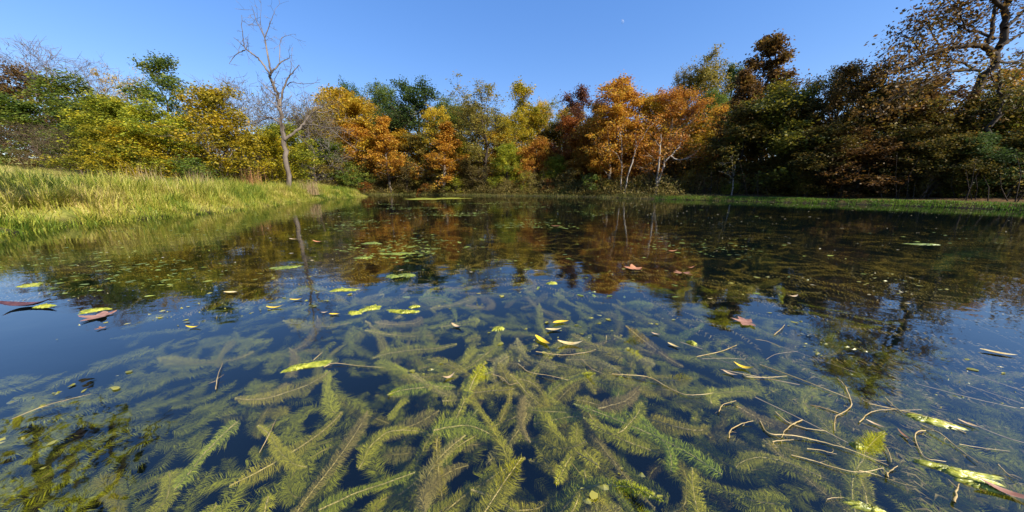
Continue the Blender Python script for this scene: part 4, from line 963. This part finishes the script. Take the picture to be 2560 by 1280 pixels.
for px, py, wpx, kind, col, rot, label in LEAVES:
    c = on_water(px, py); a = on_water(px+wpx/2, py); L = 2*abs(a[0]-c[0])
    mb = long_leaf(L, L*rng.uniform(.2, .3), rng.uniform(.1, .5), rng.uniform(-1, 1), rng) if kind == 'long' else syc_leaf(L*.42, rng.uniform(.12, .22), rng)
    o = link('floating_leaf', mb.mesh('floating leaf', FL[col]), loc=(c[0], c[1], .002), label=label, cat='leaf', group='fallen leaves on the water')
    o.rotation_euler = (0, 0, rot if kind == 'long' else rng.uniform(0, 6.28))

z7 = lambda L: [(1800+x/3.368, 900+y/3.368) for x, y in L]
z6 = lambda L: [(1250+x/2.4614, 760+y/2.4614) for x, y in L]
z4b = lambda L: [(600+x/3.047, 860+y/3.047) for x, y in L]
STEMC = solid_mat('dead water stem', (.3, .2, .06), (.58, .43, .18), 18, .45, .5, .2)
STEMS = [
 (z7([(190, 120), (230, 143), (400, 150), (560, 143)]), 3.2, 'straight tan stem right of the slim yellow leaf'),
 (z7([(990, 160), (1050, 230), (1105, 370), (1050, 440), (970, 490), (965, 605)]), 4.2, 'thick S-curved tan stem below the mirrored treetop'),
 (z7([(465, 445), (560, 520), (700, 570), (900, 605)]), 4, 'sloping amber stem left of the S-curved one'),
 (z7([(690, 505), (600, 550), (540, 610), (515, 670)]), 3.6, 'curved tan stem crossing the sloping amber one'),
 (z7([(335, 515), (410, 620), (600, 645), (850, 690), (1050, 750), (1250, 820), (1420, 890)]), 4, 'longest tan stem running through the tangle'),
 (z7([(70, 665), (90, 600), (170, 545), (275, 530)]), 4, 'hooked tan stem at the left of the tangle'),
 (z7([(1170, 525), (1250, 450), (1330, 425), (1460, 415)]), 2.8, 'arched thin stem right of the S-curved one'),
 (z7([(1385, 325), (1470, 400), (1560, 465)]), 3, 'short straight stem pointing at the pale glistening mat'),
 (z7([(1725, 600), (1660, 610), (1640, 660), (1680, 760), (1740, 830), (1900, 860)]), 3.6, 'looped tan stem above the large algae mat'),
 (z7([(1700, 555), (1850, 640), (2000, 740), (2170, 870)]), 4.4, 'straight reddish stem ending at the large algae mat'),
 (z7([(1360, 700), (1410, 780), (1440, 880)]), 3, 'short curved stem in the middle of the tangle'),
 (z7([(600, 800), (780, 850), (950, 905), (1160, 950), (1370, 935)]), 3, 'lowest long stem of the tangle'),
 (z7([(1405, 1000), (1415, 945), (1490, 905)]), 5, 'stubby thick bent stem below the tangle'),
 (z7([(440, 690), (530, 682), (620, 675)]), 3, 'short pale stem under the left end of the longest stem'),
 (z7([(440, 690), (460, 720), (495, 750)]), 2.6, 'tiny stem spur under the short pale stem'),
 (z7([(730, 750), (850, 770), (980, 795)]), 3, 'knotty stem between the longest and lowest stems'),
 (z7([(2010, 715), (2200, 740), (2440, 770)]), 1.8, 'thin thread-like stem over open blue water at right'),
 (z7([(2320, 915), (2430, 970), (2520, 1030)]), 2.8, 'straight stem above the pink-brown leaf'),
 (z7([(1970, 1210), (1990, 1100), (2010, 1050)]), 6, 'thick wet stem hanging below the large algae mat'),
 (z7([(1160, 950), (1300, 960), (1500, 1040), (1650, 1090)]), 2.2, 'thin stem running from the tangle to the algae mat'),
 (z7([(900, 1175), (960, 1165), (1040, 1160)]), 2.2, 'thin stem above the algae at the bottom edge'),
 (z6([(690, 430), (900, 460), (1010, 500), (1110, 550), (1200, 568), (1310, 548)]), 2.8, 'long sagging tan stem across the middle of the weed bed'),
 (z6([(110, 370), (180, 420), (300, 450), (420, 470)]), 2.2, 'thin stem at the top of the weed bed centre'),
 (z6([(220, 300), (380, 315), (520, 300), (590, 280)]), 2, 'thin bowed stem beneath the yellow leaf cluster'),
 (z6([(500, 345), (560, 400), (640, 440)]), 1.8, 'thin dark stem below the yellow leaf cluster'),
 (z6([(1345, 670), (1370, 625), (1450, 600)]), 3, 'curved tan stem left of the hooked one'),
 (z6([(655, 195), (652, 240)]), 1.8, 'tiny upright twig right of the yellow leaf cluster'),
 (z4b([(560, 130), (630, 75)]), 2, 'short twig poking past the long algae mat'),
 (z4b([(640, 175), (720, 155), (900, 165), (1090, 180)]), 1.8, 'thin straight stem right of the long algae mat'),
 (z4b([(1915, 230), (2000, 265), (2050, 310), (2120, 305)]), 2.4, 'wavy stem at the upper centre of the weed bed'),
 (z4b([(150, 830), (230, 680), (275, 580)]), 1.8, 'slanting amber stalk at the left of the weed bed'),
 ([(30, 1050), (120, 1015), (230, 990)], 1.8, 'long faint stem on the blue water at left'),
 ([(540, 975), (545, 945), (557, 908)], 2.2, 'pinkish stem standing left of the long algae mat'),
 ([(1935, 838), (1952, 825), (1962, 812)], 2.4, 'green forked sprig on the blue water at right'),
]
for i, (pts, wpx, label) in enumerate(STEMS):
    q = np.array([on_water(x, y, .003) for x, y in pts]); c = q[len(q)//2].copy()
    q[:, 2] += np.abs(rng.normal(0, .004, len(q)))
    t_ = on_water(*pts[len(pts)//2]); rad = wpx*.4*(t_[1]*CP+CAM_H*SP)/FPX
    sp = smooth_path(q, 6)-c; sp[1:-1] += rng.normal(0, rad*.32, (len(sp)-2, 3))*np.array([1, 1, .4]); u = np.linspace(0, 1, len(sp))
    mb = MB(); tube(mb, sp, rad*(1-.55*u)*(1+rng.normal(0, .08, len(sp))), 7)
    for k in range(2 if len(sp) > 10 else 0):
        j = rng.integers(2, len(sp)-2); d = unit(np.array([*rng.normal(size=2), .1])); tube(mb, [sp[j], sp[j]+d*.012, sp[j]+d*.02+rng.normal(0, .004, 3)], [rad*.4, rad*.3, rad*.15], 4)
    link('floating_twig', mb.mesh('dead stem', STEMC), loc=c, label=label, cat='twig', group='dead twigs on the water')
mb = MB()
for i in range(28):
    x = 1.0+rng.random()**.8*1.2; y = .62+rng.random()*.75-.1*(x-1); L = rng.uniform(.05, .3); az = rng.normal(-.45, .5)
    d = np.array([math.cos(az), math.sin(az), 0]); a = np.array([x-.25, y, rng.uniform(-.012, .004)]); b = a+d*L
    tube(mb, smooth_path([a, (a+b)/2+rng.normal(0, .012, 3)*[1, 1, .2], b], 4), rng.uniform(.0006, .0016), 4)
link('fine_stems', mb.mesh('fine stems', STEMC), kind='stuff', label='fine thread-like dead stems tangled at the lower right', cat='stems')

# the moon: only its sunlit half is bright enough to show against the day sky
d = ray(1555, 55); P = np.array([0, 0, CAM_H])+d/np.linalg.norm(d)*1500; R_ = 7.5
n = 20; V = []; 
for i in range(n+1):
    la = math.pi*(i/n-.5)
    for j in range(9):
        lo = math.radians(-20)+math.radians(115)*j/8; V.append((R_*math.cos(la)*math.sin(lo), -R_*math.cos(la)*math.cos(lo), R_*math.sin(la)))
mb = MB(); mb.add(V, [(i*9+j, i*9+j+1, (i+1)*9+j+1, (i+1)*9+j) for i in range(n) for j in range(8)])
m, N, K = newmat('moon'); df = N.new('ShaderNodeBsdfDiffuse'); df.inputs[0].default_value = (.6, .6, .6, 1); tr = N.new('ShaderNodeBsdfTransparent')
tc = N.new('ShaderNodeTexCoord'); nz = N.new('ShaderNodeTexNoise'); nz.inputs['Scale'].default_value = .16; K.new(tc.outputs['Object'], nz.inputs['Vector'])
mr = N.new('ShaderNodeMapRange'); mr.inputs['To Min'].default_value = .03; mr.inputs['To Max'].default_value = .26; K.new(nz.outputs['Fac'], mr.inputs['Value'])
mx = N.new('ShaderNodeMixShader'); K.new(mr.outputs[0], mx.inputs[0]); K.new(tr.outputs[0], mx.inputs[1]); K.new(df.outputs[0], mx.inputs[2])
o = N.new('ShaderNodeOutputMaterial'); K.new(mx.outputs[0], o.inputs[0])
mo = link('moon', mb.mesh('moon', m), loc=P, label='faint white half moon in the clear blue sky', cat='moon')
mo.rotation_euler = (0, 0, math.atan2(-P[0], P[1]))
